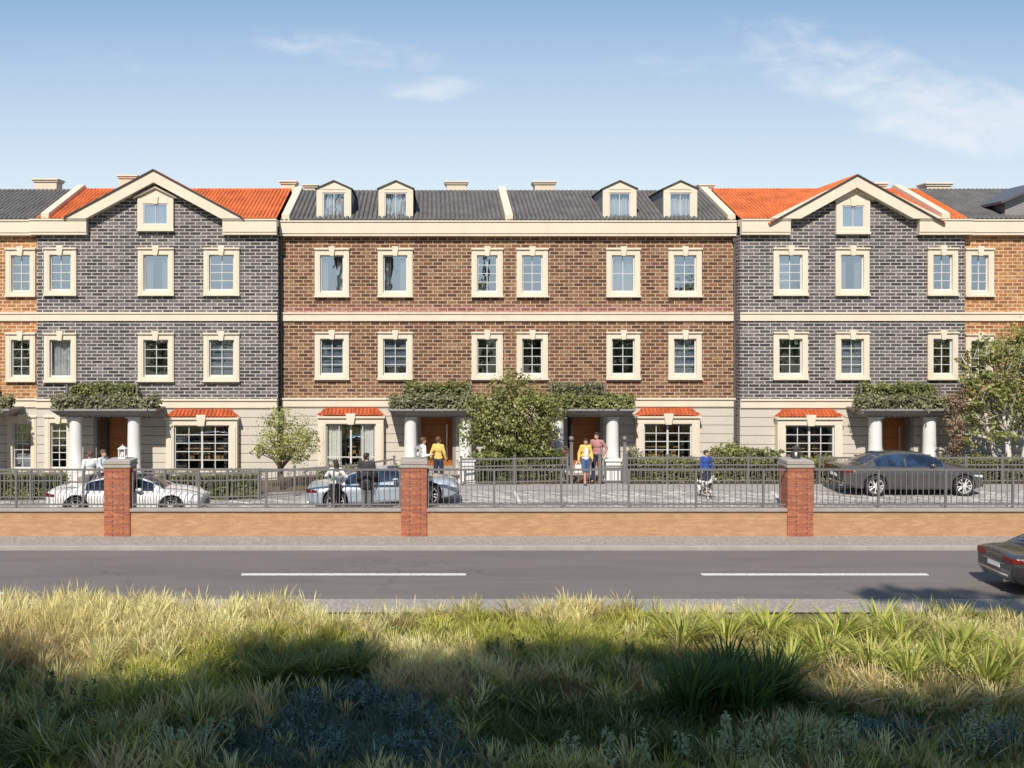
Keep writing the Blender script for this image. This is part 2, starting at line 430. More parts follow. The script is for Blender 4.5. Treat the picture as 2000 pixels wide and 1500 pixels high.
wl = ['low ochre rendered wall left of the leftmost brick pillar', 'low ochre rendered wall between the left and middle brick pillars',
      'low ochre rendered wall between the middle and right brick pillars', 'low ochre rendered wall right of the rightmost brick pillar']
fl = ['grey metal railing on the low wall left of the leftmost brick pillar', 'grey metal railing in front of the white car and pale blue car',
      'grey metal railing on the low wall in front of the open paved courtyard', 'grey metal railing on the low wall in front of the dark grey saloon']
for (x0, x1, _), a, b in zip(spans, wl, fl):
    r = thing('low_wall', a, 'wall', ((x0+x1)/2, 31.3, ROAD), group='low ochre walls between the brick pillars')
    mb = MB(); mb.box(x0, x1, 31.22, 31.5, ROAD-.1, -.04); mb.build('wall_face', M['ochre'], r)
    mb = MB(); mb.box(x0, x1, 31.16, 31.56, -.04, .05); mb.build('coping', M['kerb'], r, bevel=.01)
    r = thing('railing', b, 'railing', ((x0+x1)/2, 31.32, .05), group='railings on the low wall')
    mb = MB(); mb.box(x0, x1, 31.29, 31.35, 1.19, 1.25); mb.build('top_rail', M['rail'], r)
    mb = MB(); mb.box(x0, x1, 31.295, 31.345, .13, .18); mb.build('bottom_rail', M['rail'], r)
    mb = MB(); k = int((x1-x0)/.17)
    for i in range(1, k):
        x = x0+(x1-x0)*i/k; mb.box(x-.010, x+.010, 31.31, 31.33, .18, 1.19)
    for i in range(0, k+1, 12):
        x = min(max(x0+(x1-x0)*i/k, x0+.04), x1-.04); mb.box(x-.03, x+.03, 31.285, 31.355, .05, 1.25)
    o = mb.build('balusters', M['rail'], r)
def lantern(x, y, z, label, kind):
    r = thing('pillar_lantern', label, 'lantern', (x, y, z), group='lanterns on the brick pillars')
    mt = M['white'] if kind == 0 else (M['zinc'] if kind == 1 else M['dark_trim'])
    mb = MB(); mb.box(x-.11, x+.11, y-.11, y+.11, z, z+.04)
    for sx in (-1, 1):
        for sy in (-1, 1): mb.box(x+sx*.09-.015, x+sx*.09+.015, y+sy*.09-.015, y+sy*.09+.015, z+.04, z+.30)
    mb.build('cage', mt, r)
    mb = MB(); mb.add([(x-.13,y-.13,z+.30),(x+.13,y-.13,z+.30),(x+.13,y+.13,z+.30),(x-.13,y+.13,z+.30),(x-.03,y-.03,z+.39),(x+.03,y-.03,z+.39),(x+.03,y+.03,z+.39),(x-.03,y+.03,z+.39)],
        [(0,3,2,1),(4,5,6,7),(0,1,5,4),(1,2,6,5),(2,3,7,6),(3,0,4,7)]); mb.tube((x,y,z+.385),(x,y,z+.44),.012)
    mb.build('lantern_roof', mt, r)
    mb = MB(); mb.lathe(x, y, [(.02,z+.04),(.04,z+.1),(.045,z+.18),(.02,z+.25)], 10); mb.build('bulb', M['white'], r, smooth=True)
pl = ['red brick pillar with a pale framed lantern, in front of the white car', 'red brick pillar with a grey lantern, in front of the pale blue car',
      'red brick pillar with a dark lantern, left of the dark grey saloon']
for i, x in enumerate(PILX):
    r = thing('brick_pillar', pl[i], 'pillar', (x, 31.4, ROAD), group='brick pillars along the low wall')
    mb = MB(); mb.box(x-.39, x+.39, 31.15, 31.93, ROAD-.1, 1.30); mb.build('shaft', M['brick_red'], r, bevel=.006)
    # dark weep slots beside the vertical joints
    mb = MB()
    for k in range(30):
        z = ROAD+.04+.073*k
        xx = x-.39+(.265 if k % 2 else .585)
        if z < 1.25: mb.box(xx-.014, xx+.014, 31.147, 31.16, z+.008, z+.062)
    mb.build('open_joints', M['dark_trim'], r)
    mb = MB(); mb.box(x-.42, x+.42, 31.12, 31.96, 1.30, 1.38); mb.box(x-.39, x+.39, 31.15, 31.93, 1.38, 1.405)
    mb.box(x-.41, x+.41, 31.13, 31.95, 1.405, 1.50)
    mb.add([(x-.41,31.13,1.50),(x+.41,31.13,1.50),(x+.41,31.95,1.50),(x-.41,31.95,1.50),(x-.3,31.24,1.535),(x+.3,31.24,1.535),(x+.3,31.84,1.535),(x-.3,31.84,1.535)],
        [(4,5,6,7),(0,1,5,4),(1,2,6,5),(2,3,7,6),(3,0,4,7)])
    mb.build('cap_stone', M['kerb'], r, bevel=.008)
    lantern(x+(.06 if i == 0 else .12 if i == 1 else 0), 31.54, 1.533, ['pale framed lantern on the left brick pillar','grey lantern on the middle brick pillar','dark lantern on the right brick pillar'][i], i)

# ------------------------------------------------------------------ houses
# ---
def holes_panel(mb, x0, x1, z0, z1, yf, yb, holes, mi=0):
    xs = sorted({x0, x1, *[min(max(h[0], x0), x1) for h in holes], *[min(max(h[1], x0), x1) for h in holes]})
    for a, b in zip(xs, xs[1:]):
        if b-a < 1e-4: continue
        c = (a+b)/2
        cut = sorted([(max(h[2], z0), min(h[3], z1)) for h in holes if h[0] < c < h[1] and h[3] > z0 and h[2] < z1])
        z = z0
        for p, q in cut:
            if p > z+1e-4: mb.box(a, b, yf, yb, z, p, mi)
            z = max(z, q)
        if z1 > z+1e-4: mb.box(a, b, yf, yb, z, z1, mi)
def ribbed(mb, o, u, ulen, v, vlen, n, pitch, amp, taper0=None):
    """corrugated sheet: ribs run along v, spaced along u; taper0(t)->(v0,v1) clip of v for a given u"""
    k = max(2, int(ulen/pitch*10)); vs = []; o = Vector(o); u = Vector(u); v = Vector(v); n = Vector(n)
    rows = max(2, int(vlen/.34))
    def h(s):
        q = 2*((s/pitch) % 1.0)-1
        return (amp*math.sqrt(1-(q/.84)**2) if abs(q) < .84 else -.25*amp)
    for i in range(k+1):
        s = ulen*i/k; a, b = (0, vlen) if taper0 is None else taper0(s)
        for j in range(rows+1):
            q = a+(b-a)*j/rows
            vs.append(o+u*s+v*q+n*(h(s)+.012*(j % 2)))
    fs = []
    for i in range(k):
        for j in range(rows):
            a = i*(rows+1)+j; fs.append((a, a+1, a+rows+2, a+rows+1))
    mb.add(vs, fs)
def window(parent, xc, z0, z1, wd, F, curtain=None, rows=4, cols=2, glassm='glass', sur=.21, label=None, key=True):
    """z0,z1,wd = outer size of the stone surround; returns opening hole"""
    x0, x1 = xc-wd/2, xc+wd/2
    bot = .20 if z0 > 1 else .12
    hx0, hx1, hz0, hz1 = x0+sur, x1-sur, z0+bot, z1-.27
    mb = MB()
    mb.box(x0, hx0, F-.07, F+.1, z0+.08, z1-.06); mb.box(hx1, x1, F-.07, F+.1, z0+.08, z1-.06)
    mb.box(hx0, hx1, F-.07, F+.1, hz1, z1-.06)
    mb.box(x0+.045, hx0-.05, F-.085, F-.07, z0+.10, z1-.12); mb.box(hx1+.05, x1-.045, F-.085, F-.07, z0+.10, z1-.12)
    s = mb.build('window', M['cream'], parent, bevel=.008)
    if label: s['label'] = label
    mb = MB(); mb.box(x0-.02, x1+.02, F-.13, F+.1, z1-.06, z1)
    mb.build('lintel', M['cream'], s, bevel=.006)
    if key:
        mb = MB(); mb.prism([(xc-.075,z1-.30),(xc+.075,z1-.30),(xc+.13,z1+.07),(xc-.13,z1+.07)], F-.15, F+.05); mb.build('keystone', M['cream'], s, bevel=.006)
    mb = MB(); mb.box(x0-.02, x1+.02, F-.14, F+.1, z0, z0+.08); mb.box(hx0, hx1, F-.075, F+.1, z0+.08, hz0)
    mb.build('sill', M['cream'], s, bevel=.008)
    fy0, fy1 = F+.04, F+.10; ft = .05
    mb = MB()
    mb.box(hx0, hx0+ft, fy0, fy1, hz0, hz1); mb.box(hx1-ft, hx1, fy0, fy1, hz0, hz1)
    mb.box(hx0+ft, hx1-ft, fy0, fy1, hz0, hz0+.07); mb.box(hx0+ft, hx1-ft, fy0, fy1, hz1-.045, hz1)
    gx0, gx1, gz0, gz1 = hx0+ft, hx1-ft, hz0+.07, hz1-.045
    for i in range(1, cols):
        x = gx0+(gx1-gx0)*i/cols; tk = .03 if (cols >= 4 and i == cols//2) else .0135
        mb.box(x-tk, x+tk, fy0+.012, fy1-.01, gz0, gz1)
    for j in range(1, rows):
        z = gz0+(gz1-gz0)*j/rows; mb.box(gx0, gx1, fy0+.015, fy1-.013, z-.0125, z+.0125)
    mb.build('frame', M['frame'], s)
    mb = MB(); mb.add([(gx0,fy1-.02,gz0),(gx1,fy1-.02,gz0),(gx1,fy1-.02,gz1),(gx0,fy1-.02,gz1)], [(0,1,2,3)])
    mb.build('pane', M[glassm], s)
    if curtain == 'pane_backing':  # grey-blue slats added behind the pane in place of reflected sky
        mb = MB(); zl = gz0+(gz1-gz0)*rnd.choice((-.02, -.02, .18, .3)); k = int((gz1-zl)/.05)
        for i in range(k): z = gz1-.05*(i+1); mb.add([(gx0,fy1+.07,z),(gx1,fy1+.07,z),(gx1,fy1+.085,z+.05),(gx0,fy1+.085,z+.05)], [(0,1,2,3)])
        mb.build('pane_backing', M['pane_backing'], s)
    elif curtain: curtains(s, gx0, gx1, gz0-.05, gz1+.05, fy1+.12, curtain)
    return (hx0-.02, hx1+.02, hz0-.02, hz1+.02)
def curtains(s, x0, x1, z0, z1, y, kind):
    mb = MB(); segs = [(x0, x1)] if kind == 'full' else [(x0, x0+(x1-x0)*.3), (x1-(x1-x0)*.3, x1)] if kind == 'sides' else [(x0, x0+(x1-x0)*.55)]
    for a, b in segs:
        n = 40; vs = []; ph = rnd.random()*6
        for i in range(n+1):
            x = a+(b-a)*i/n; yy = y+.035*math.sin(i*.95+ph)+.02*math.sin(i*.37+ph*2)
            vs += [(x, yy, z0), (x, yy+.01*math.sin(i*2.1), z1)]
        mb.add(vs, [(2*i, 2*i+2, 2*i+3, 2*i+1) for i in range(n)])
    mb.build('curtain', M['curtain'], s, smooth=True)

ZB2, ZB2t, ZB1, ZB1t, ZC0, ZC1 = 2.44, 2.80, 5.80, 6.14, 9.10, 9.70
EAVE_Y, RIDGE_Y, RIDGE_Z = -.28, 3.9, 11.36      # relative to facade
def shell(r, x0, x1, F, bm, holes, gx=True, door=None, cornice=((None, None),), ends=(0, 0)):
    """walls, bands, cornice, room backing"""
    up = [h for h in holes if h[2] > 2.6]; lo = [h for h in holes if h[2] <= 2.6]
    mb = MB(); holes_panel(mb, x0, x1, ZB2, 9.45, F, F+.3, up)
    mb.box(x0, x0+.3, F+.3, F+8, -.5, 9.45); mb.box(x1-.3, x1, F+.3, F+8, -.5, 9.45); mb.box(x0, x1, F+8, F+8.3, -.5, 9.45)
    mb.build('brick_wall', M[bm], r)
    mb = MB(); holes_panel(mb, x0, x1, -.5, ZB2, F+.03, F+.3, lo); mb.build('lower_wall', M['groove'], r)
    mb = MB(); z = ZB2-.02
    while z > -.5:
        holes_panel(mb, x0, x1, max(z-.325, -.5), z, F-.03, F+.029, lo); z -= .345
    mb.build('cladding', M['siding'], r, bevel=.004)
    mb = MB()
    mb.box(x0, x1, F-.07, F+.05, ZB1, ZB1t-.07); mb.box(x0, x1, F-.11, F+.05, ZB1t-.07, ZB1t)
    mb.build('string_course', M['cream'], r, bevel=.008)
    mb = MB()
    mb.box(x0, x1, F-.10, F+.05, ZB2+.02, ZB2t-.07); mb.box(x0, x1, F-.15, F+.05, ZB2t-.07, ZB2t); mb.box(x0, x1, F-.05, F+.05, ZB2-.04, ZB2+.02)
    mb.build('string_course', M['cream'], r, bevel=.008)
    for a, b in cornice:
        mb = MB(); a = x0 if a is None else a; b = x1 if b is None else b
        mb.box(a, b, F-.27, F+.3, ZC0+.10, ZC1-.06); mb.box(a, b, F-.24, F+.3, ZC0, ZC0+.10); mb.box(a, b, F-.31, F+.3, ZC1-.06, ZC1)
        mb.build('cornice', M['cream'], r, bevel=.008)
    # rooms behind the windows
    mb = MB(); yb = F+2.6
    mb.box(x0+.3, x1-.3, yb, yb+.1, -.5, 9.4)
    for z in (ZB2+.1, ZB1+.1, 9.3): mb.box(x0+.3, x1-.3, F+.31, yb, z, z+.12)
    n = 4
    for i in range(1, n):
        x = x0+(x1-x0)*i/n+.2; mb.box(x, x+.1, F+.31, yb-.01, -.4, 9.2)
    mb.build('room', M['roomwall'], r)
def gable_roof(r, x0, x1, F, mat, pitch_=.18, amp=.075, z0=9.68, gap=None):
    y0, y1 = F+EAVE_Y+.05, F+RIDGE_Y; z1 = RIDGE_Z
    d = Vector((0, y1-y0, z1-z0)); L = d.length; d.normalize(); nn = Vector((0, -d.z, d.y))
    mb = MB()
    if gap is None: ribbed(mb, (x0, y0, z0), (1,0,0), x1-x0, d, L, nn, pitch_, amp)
    else:
        gap = [x0+round((q-x0)/pitch_)*pitch_ for q in gap]
        ribbed(mb, (x0, y0, z0), (1,0,0), gap[0]-x0, d, L, nn, pitch_, amp); ribbed(mb, (gap[1], y0, z0), (1,0,0), x1-gap[1], d, L, nn, pitch_, amp)
        ribbed(mb, (gap[0], y0+.65*d.y, z0+.65*d.z), (1,0,0), gap[1]-gap[0], d, L-.65, nn, pitch_, amp)
    mb.box(x0, x1, y1-.1, y1+.1, z1-.05, z1+.045)      # ridge tiles
    # rear slope
    mb.add([(x0,y1,z1),(x1,y1,z1),(x1,y1+4.6,z0-.2),(x0,y1+4.6,z0-.2)], [(0,3,2,1)])
    return mb.build('roof', M[mat], r)
def parapet(r, x, F, wd=.30, h=.22):
    y0, y1 = F+EAVE_Y-.02, F+RIDGE_Y; z0, z1 = 9.68, RIDGE_Z
    y0 = F-.20; pts = [(y0, z0+.003), (y0, z0+h+.03), (y1, z1+h), (y1+4.6, z0+h-.2), (y1+4.6, z0-.8)]
    mb = MB(); mb.prismx(pts, x-wd/2, x+wd/2); mb.build('parapet', M['cream2'], r)
def chimney(r, x0, x1, py, F, roof=None):
    y = F+RIDGE_Y+.5; a, b = X_(x0, y), X_(x1, y); zt = Z_(py, y)
    mb = MB(); mb.box(a+.1, b-.1, y, y+.7, 10.6, zt-.14)
    c = mb.build('chimney', M['cream2'], r)
    mb = MB(); mb.box(a, b, y-.1, y+.8, zt-.06, zt); mb.box(a+.04, b-.04, y-.05, y+.75, zt-.14, zt-.06); mb.build('chimney_cap', M['cream'], c, bevel=.01)
def bay(r, xc, wd, F, zt=2.12, warm=True, glassw=None, curtain=None, rows=5):
    """projecting display window with a small tiled hip roof"""
    P = .38; f = F-P; x0, x1 = xc-wd/2, xc+wd/2; sd = .30
    mb = MB()
    for a, b in ((x0, x0+sd), (x1-sd, x1)): mb.box(a, b, f, F-.03, -.4, zt-.30)
    mb.box(x0+.06, x0+sd-.07, f-.03, f, -.4, zt-.34); mb.box(x1-sd+.07, x1-.06, f-.03, f, -.4, zt-.34)
    mb.box(x0, x1, f, F-.03, zt-.30, zt-.08); mb.box(x0+sd, x1-sd, f+.02, F-.03, -.4, .10)
    s = mb.build('bay_window', M['cream'], r, bevel=.008)
    mb = MB(); mb.box(x0-.06, x1+.06, f-.07, F-.03, zt-.08, zt); mb.build('lintel', M['cream'], s, bevel=.006)
    mb = MB(); mb.prism([(xc-.12,zt-.32),(xc+.12,zt-.32),(xc+.19,zt+.1),(xc-.19,zt+.1)], f-.12, f+.02); mb.build('keystone', M['cream'], s, bevel=.006)
    # little hip roof of red tiles
    mb = MB(); zz = zt+.27; y0, y1 = f-.08, F-.02; sl = .34
    d = Vector((0, y1-y0, zz-zt)); L = d.length; d.normalize(); nn = Vector((0, -d.z, d.y)); Wd = wd+.12
    def tp(s):
        k = min(1, s/sl, (Wd-s)/sl); return (0, L*max(.02, k))
    ribbed(mb, (x0-.06, y0, zt+.01), (1,0,0), Wd, d, L, nn, .15, .05, tp)
    mb.prism([(x0-.06,zt),(x1+.06,zt),(x1+.06-sl,zz-.03),(x0-.06+sl,zz-.03)], F-.06, F-.025)
    mb.build('tile_hood', M['tile_hood'], s)
    gx0, gx1, gz0, gz1 = x0+sd, x1-sd, .10, zt-.30
    mb = MB(); y0, y1 = f+.10, f+.16
    mb.box(gx0, gx0+.05, y0, y1, gz0, gz1); mb.box(gx1-.05, gx1, y0, y1, gz0, gz1); mb.box(gx0+.05, gx1-.05, y0, y1, gz0, gz0+.06); mb.box(gx0+.05, gx1-.05, y0, y1, gz1-.05, gz1)
    mb.box(xc-.035, xc+.035, y0, y1, gz0+.06, gz1-.05)
    gx0 += .05; gx1 -= .05; gz0 += .06; gz1 -= .05
    for q in (.25, .75):
        x = gx0+(gx1-gx0)*q; mb.box(x-.014, x+.014, y0+.01, y1-.01, gz0, gz1)
    if rows > 2:
        for j in range(1, rows):
            z = gz0+(gz1-gz0)*j/rows; mb.box(gx0, xc-.035, y0+.012, y1-.012, z-.014, z+.014); mb.box(xc+.035, gx1, y0+.012, y1-.012, z-.014, z+.014)
    else:
        z = gz0+.36; mb.box(gx0, xc-.035, y0+.012, y1-.012, z-.018, z+.018); mb.box(xc+.035, gx1, y0+.012, y1-.012, z-.018, z+.018)
    mb.build('frame', M['frame'], s)
    mb = MB(); mb.add([(gx0,y1-.02,gz0),(gx1,y1-.02,gz0),(gx1,y1-.02,gz1),(gx0,y1-.02,gz1)], [(0,1,2,3)]); mb.build('pane', M['glass_bay'], s)
    # shelves and furniture just inside
    mb = MB(); yy = F+.55
    for z in (.35, .8, 1.25, 1.6): mb.box(gx0+.1, gx1-.1, yy, yy+.3, z, z+.05)
    for x in np.linspace(gx0+.1, gx1-.14, 4): mb.box(x, x+.04, yy+.002, yy+.298, .1, 1.8)
    for k in range(34):
        x = rnd.uniform(gx0+.15, gx1-.3); z = rnd.choice((.401, .851, 1.301)); mb.box(x, x+rnd.uniform(.05,.16), yy+.05, yy+.2, z, z+rnd.uniform(.12,.3))
    mb.build('shelving', M['roomwarm'], s)
    if curtain: curtains(s, gx0, gx1, gz0, gz1, y1+.12, curtain)
    return (gx0-.06, gx1+.06, gz0-.1, gz1+.06)
def canopy(r, x0, x1, F, P=1.5, cols=(), ledge=None):
    f = F-P; zt = Z_(798, f)-.02
    mb = MB()
    mb.box(x0, x1, f, F-.03, zt-.07, zt)
    # cove: tapering inward below the slab
    i_ = .22; zb = zt-.26
    A = [(x0+.03,f+.03,zt-.07),(x1-.03,f+.03,zt-.07),(x1-.03,F-.03,zt-.07),(x0+.03,F-.03,zt-.07)]
    B = [(x0+i_,f+i_,zb),(x1-i_,f+i_,zb),(x1-i_,F-.03,zb),(x0+i_,F-.03,zb)]
    mb.add(A+B, [(0,1,2,3),(7,6,5,4),(0,4,5,1),(1,5,6,2),(2,6,7,3),(3,7,4,0)])
    s = mb.build('canopy', M['zinc'], r, bevel=.006)
    mb = MB(); n = int((x1-x0-2*i_)/.2)
    for k in range(n):
        x = x0+i_+.05+k*(x1-x0-2*i_-.1)/n; mb.box(x, x+.1, f+i_+.03, f+i_+.12, zb-.06, zb)
    mb.box(x0+i_+.1, x1-i_-.1, f+i_+.13, F-.03, zb-.07, zb)
    mb.build('dentils', M['zinc'], s)
    for xc in cols:
        mb = MB(); yc = f+.62; zg = ground_z(xc)-.05
        mb.box(xc-.29, xc+.29, yc-.29, yc+.29, zg, .12)
        mb.lathe(xc, yc, [(.27,.12),(.27,.17),(.24,.20),(.24,1.2),(.225,zb-.14),(.225,zb-.12)], 28)
        mb.box(xc-.25, xc+.25, yc-.25, yc+.25, zb-.12, zb-.071)
        o = mb.build('column', M['white'], r)
        for p in o.data.polygons: p.use_smooth = len(p.vertices) == 4 and abs(p.normal.z) < .9 and abs(p.normal.x) not in (0, 1)
    return zt, zb
def door(r, x0, x1, F, z1=2.1, leaf=1):
    """recessed orange wooden door; returns hole"""
    z0 = .08; y = F+.55
    mb = MB(); mb.box(x0, x1, y, y+.06, z0, z1)
    for z in (.55, 1.02, 1.5): mb.box(x0+.12, x1-.12, y-.02, y, z-.17, z+.2)
    d = mb.build('door', M['door'], r, bevel=.006)
    mb = MB(); hx = x1-.22 if leaf > 0 else x0+.22
    mb.box(hx-.03, hx+.03, y-.12, y-.07, .35, 1.72); mb.box(hx-.02, hx+.02, y-.07, y-.02, .5, .54); mb.box(hx-.02, hx+.02, y-.07, y-.02, 1.5, 1.54)
    mb.build('handle', M['steel'], d)
    mb = MB(); mb.box(x0-.14, x0, F-.02, y+.06, -.3, z1+.0); mb.box(x1, x1+.14, F-.02, y+.06, -.3, z1+.0); mb.box(x0-.14, x1+.14, F-.02, y+.06, z1, z1+.08)
    mb.box(x0-.1, x0, y+.06, y+.6, z0, z1); mb.build('door_frame', M['zinc'], r)
    mb = MB(); mb.box(x0-.25, x1+.25, F-1.1, F-.035, -.3, .08); mb.box(x0-.25, x1+.25, F-1.45, F-1.1, -.3, .0)
    mb.box(x0, x1, F-.035, y, -.3, .079)
    mb.build('doorstep', M['kerb'], r, bevel=.01)
    return (x0-.12, x1+.12, -.3, z1+.07)
def dormer(r, xc, wd, F):
    f = F+.18; z0, ze, za = 9.66, 11.0, 11.30; h = wd/2
    mb = MB(); t = .24
    mb.box(xc-h, xc-h+t, f, f+.14, z0, ze-.16); mb.box(xc+h-t, xc+h, f, f+.14, z0, ze-.16)
    mb.prism([(xc-h,ze-.16),(xc+h,ze-.16),(xc+h,ze),(xc,za),(xc-h,ze)], f, f+.14)
    mb.prism([(xc-h+.22,ze-.04),(xc+h-.22,ze-.04),(xc,za-.12)], f-.02, f)
    s = mb.build('dormer', M['cream'], r, bevel=.006)
    def zr(y): return 9.68+(y-(F-.23))*(RIDGE_Z-9.68)/(RIDGE_Y+.23)
    mb = MB(); ye = F-.23+(ze-9.68)/(RIDGE_Z-9.68)*(RIDGE_Y+.23)+.1
    for a, b in ((xc-h+.01, xc-h+.12), (xc+h-.12, xc+h-.01)):
        mb.prismx([(f+.14, z0), (f+.14, ze-.02), (ye, ze-.02), (f+.16, z0-.02)][::-1], a, b)
    mb.build('cheek', M['zinc'], s)
    mb = MB(); ov = .06
    for sg in (-1, 1):
        e = Vector((sg*(h+ov), 0, ze-za-ov*(za-ze)/h)); n_ = Vector((0,0,.03))
        P = [Vector((xc, f-.07, za)), Vector((xc, ye+1.2, za)), Vector((xc, ye+.1, za))+e, Vector((xc, f-.07, za))+e]
        mb.add(P+[p+n_ for p in P], [(0,1,2,3),(7,6,5,4),(0,3,7,4),(1,5,6,2),(3,2,6,7)] if sg > 0 else [(3,2,1,0),(4,5,6,7),(4,7,3,0),(2,6,5,1),(7,6,2,3)])
    mb.build('dormer_roof', M['dark_trim'], s)
    gx0, gx1, gz0, gz1 = xc-h+t, xc+h-t, z0+.04, ze-.16
    mb = MB(); mb.box(gx0, gx0+.045, f+.03, f+.09, gz0, gz1); mb.box(gx1-.045, gx1, f+.03, f+.09, gz0, gz1); mb.box(gx0+.045, gx1-.045, f+.03, f+.09, gz1-.045, gz1); mb.box(gx0+.045, gx1-.045, f+.03, f+.09, gz0, gz0+.05)
    mb.box(xc-.012, xc+.012, f+.04, f+.08, gz0+.05, gz1-.045)
    mb.build('frame', M['frame'], s)
    mb = MB(); mb.add([(gx0+.04,f+.07,gz0),(gx1-.04,f+.07,gz0),(gx1-.04,f+.07,gz1),(gx0+.04,f+.07,gz1)], [(0,1,2,3)]); mb.build('pane', M['glass'], s)
    curtains(s, gx0, gx1, gz0, gz1, f+.2, 'full')
    mb = MB(); mb.box(gx0-.1, gx1+.1, f+.9, f+1., z0, ze-.1); mb.build('dormer_room', M['roomwall'], s)
def big_gable(r, xc, half, rise, F, a0, a1, attic):
    """cross gable above the cornice; brick face between a0 and a1"""
    za = Z_(attic[0], F-.35); k = rise/half
    f = F-.35; th = .45
    # brick face
    zi = za-.24
    mb = MB(); pts = [(a0, ZC0+.1), (a1, ZC0+.1), (a1, zi-(a1-xc)*k), (xc, zi), (a0, zi-(xc-a0)*k)]
    mb.prism(pts, F-.004, F+.3); mb.build('gable_wall', M['brick_gray'], r)
    # raked boards
    mb = MB()
    for sg in (-1, 1):
        xe = xc+sg*(half+.02)
        zt_ = ZC1+.003; ze_ = max(za-(half+.02)*k, zt_+.03)
        P = [(xc, za-th), (xc+sg*(za-th-zt_)/k, zt_), (xe, zt_), (xe, ze_), (xc, za)]     # lower end cut level on the cornice
        if sg < 0: P = P[::-1]
        mb.prism(P, f, F-.01)
    mb.build('bargeboard', M['cream'], r, bevel=.008)
    # roof sheets
    mb = MB()
    for sg in (-1, 1):
        d = Vector((sg*1.0, 0, -k)).normalized(); nn = Vector((sg*k, 0, 1)).normalized(); L = (half+.1)*math.sqrt(1+k*k)
        ribbed(mb, (xc, f-.03, za+.0), (0,1,0), RIDGE_Y+.9, d, L, nn, .16, .06)
    mb.build('gable_roof', M['tile_red'], r)
    mb = MB()
    for sg in (-1, 1):
        xe = xc+sg*(half+.06)
        P = [(xc, za), (xe, za-(half+.06)*k), (xe, za-(half+.06)*k+.06), (xc, za+.06)]
        if sg < 0: P = P[::-1]
        mb.prism(P, f-.05, f-.01)
    mb.build('roof_edge', M['dark_trim'], r)
    # attic window
    _, ax0, ax1, az0, az1, apz = attic
    x0, x1 = X_(ax0, F), X_(ax1, F); z0, z1 = Z_(az1, F), Z_(az0, F); zp = Z_(apz, F); g = F-.004
    mb = MB(); t = .22
    mb.box(x0, x0+t, g-.12, g+.05, z0+.09, z1); mb.box(x1-t, x1, g-.12, g+.05, z0+.09, z1); mb.box(x0+t, x1-t, g-.12, g+.05, z1-.2, z1); mb.box(x0+t, x1-t, g-.12, g+.05, z0+.09, z0+.26)
    m_ = (x0+x1)/2
    mb.prism([(x0-.05,z1),(x1+.05,z1),(m_,zp)], g-.10, g+.05)
    s = mb.build('attic_window', M['cream'], r, bevel=.008)
    mb = MB(); mb.box(x0-.02, x1+.02, g-.16, g+.05, z0, z0+.09); mb.build('sill', M['cream'], s, bevel=.006)
    mb = MB(); mb.prism([(m_-.08,z1-.22),(m_+.08,z1-.22),(m_+.13,z1+.06),(m_-.13,z1+.06)], g-.17, g-.1); mb.build('keystone', M['cream'], s)
    mb = MB()
    for sg in (-1, 1):
        P = [(m_, zp), (m_+sg*(m_-x0+.14), z1-.02), (m_+sg*(m_-x0+.14), z1+.05), (m_, zp+.08)]
        mb.prism(P if sg > 0 else P[::-1], g-.20, g+.05)
    mb.build('pediment', M['cream2'], s)
    gx0, gx1, gz0, gz1 = x0+t, x1-t, z0+.26, z1-.2
    mb = MB(); mb.box(gx0, gx0+.045, g-.09, g-.05, gz0, gz1); mb.box(gx1-.045, gx1, g-.09, g-.05, gz0, gz1); mb.box(gx0+.045, gx1-.045, g-.09, g-.05, gz0, gz0+.045); mb.box(gx0+.045, gx1-.045, g-.09, g-.05, gz1-.045, gz1)
    mb.box(m_-.012, m_+.012, g-.085, g-.055, gz0+.045, gz1-.045); mb.build('frame', M['frame'], s)
    mb = MB(); mb.add([(gx0,g-.06,gz0),(gx1,g-.06,gz0),(gx1,g-.06,gz1),(gx0,g-.06,gz1)], [(0,1,2,3)]); mb.build('pane', M['glass_up'], s)
    mb = MB(); mb.box(gx0, gx1, g-.03, g-.01, gz0, gz1); mb.build('pane_backing', M['curtain'], s)
def downpipe(r, x, F, z1=9.2):
    mb = MB(); y = F-.10
    mb.tube((x, y, -.3), (x, y, z1), .05, n=10)
    for z in (1.2, 3.2, 4.9, 7.2): mb.tube((x, y, z), (x, y, z+.07), .062, n=10)
    mb.box(x-.09, x+.09, y-.07, y+.1, z1-.12, z1+.1)
    mb.build('downpipe', M['pipe'], r)

def win_rows(r, F, specs, holes):
    for px0, px1, pyt, pyb, kw in specs:
        xc = X_((px0+px1)/2, F); wd = (px1-px0)*F/2000
        holes.append(window(r, xc, Z_(pyb, F), Z_(pyt, F), wd, F, **kw))

# -- brown pair
FB, FG = 40.0, 39.4
XA, XB, XC_, XD, XE = X_(545, FB)+.08, 3.07, X_(1436, FB)-.08, X_(1885, FG), 0
XA = -5.85; XC_ = 11.90
r1 = thing('brick_house', 'brown brick terraced house with two dormers at the left end of its dark roof', 'house', ((XA+XB)/2, FB, 0), group='terraced houses in the row')
r2 = thing('brick_house', 'brown brick terraced house with two dormers at the right end of its dark roof', 'house', ((XB+XC_)/2, FB, 0), group='terraced houses in the row')
U_, L_ = (485, 581), (648, 742)
h1, h2 = [], []
win_rows(r1, FB, [(615,682,*U_,dict(glassm='glass_up',curtain='sides',rows=1,cols=1)),(738,806,*U_,dict(glassm='glass_up',curtain='sides',rows=1,cols=1)),(921,982,*U_,dict(glassm='glass_up',rows=4)),
    (615,682,*L_,dict(curtain='pane_backing')),(738,806,*L_,dict(curtain='pane_backing')),(921,982,*L_,{})], h1)
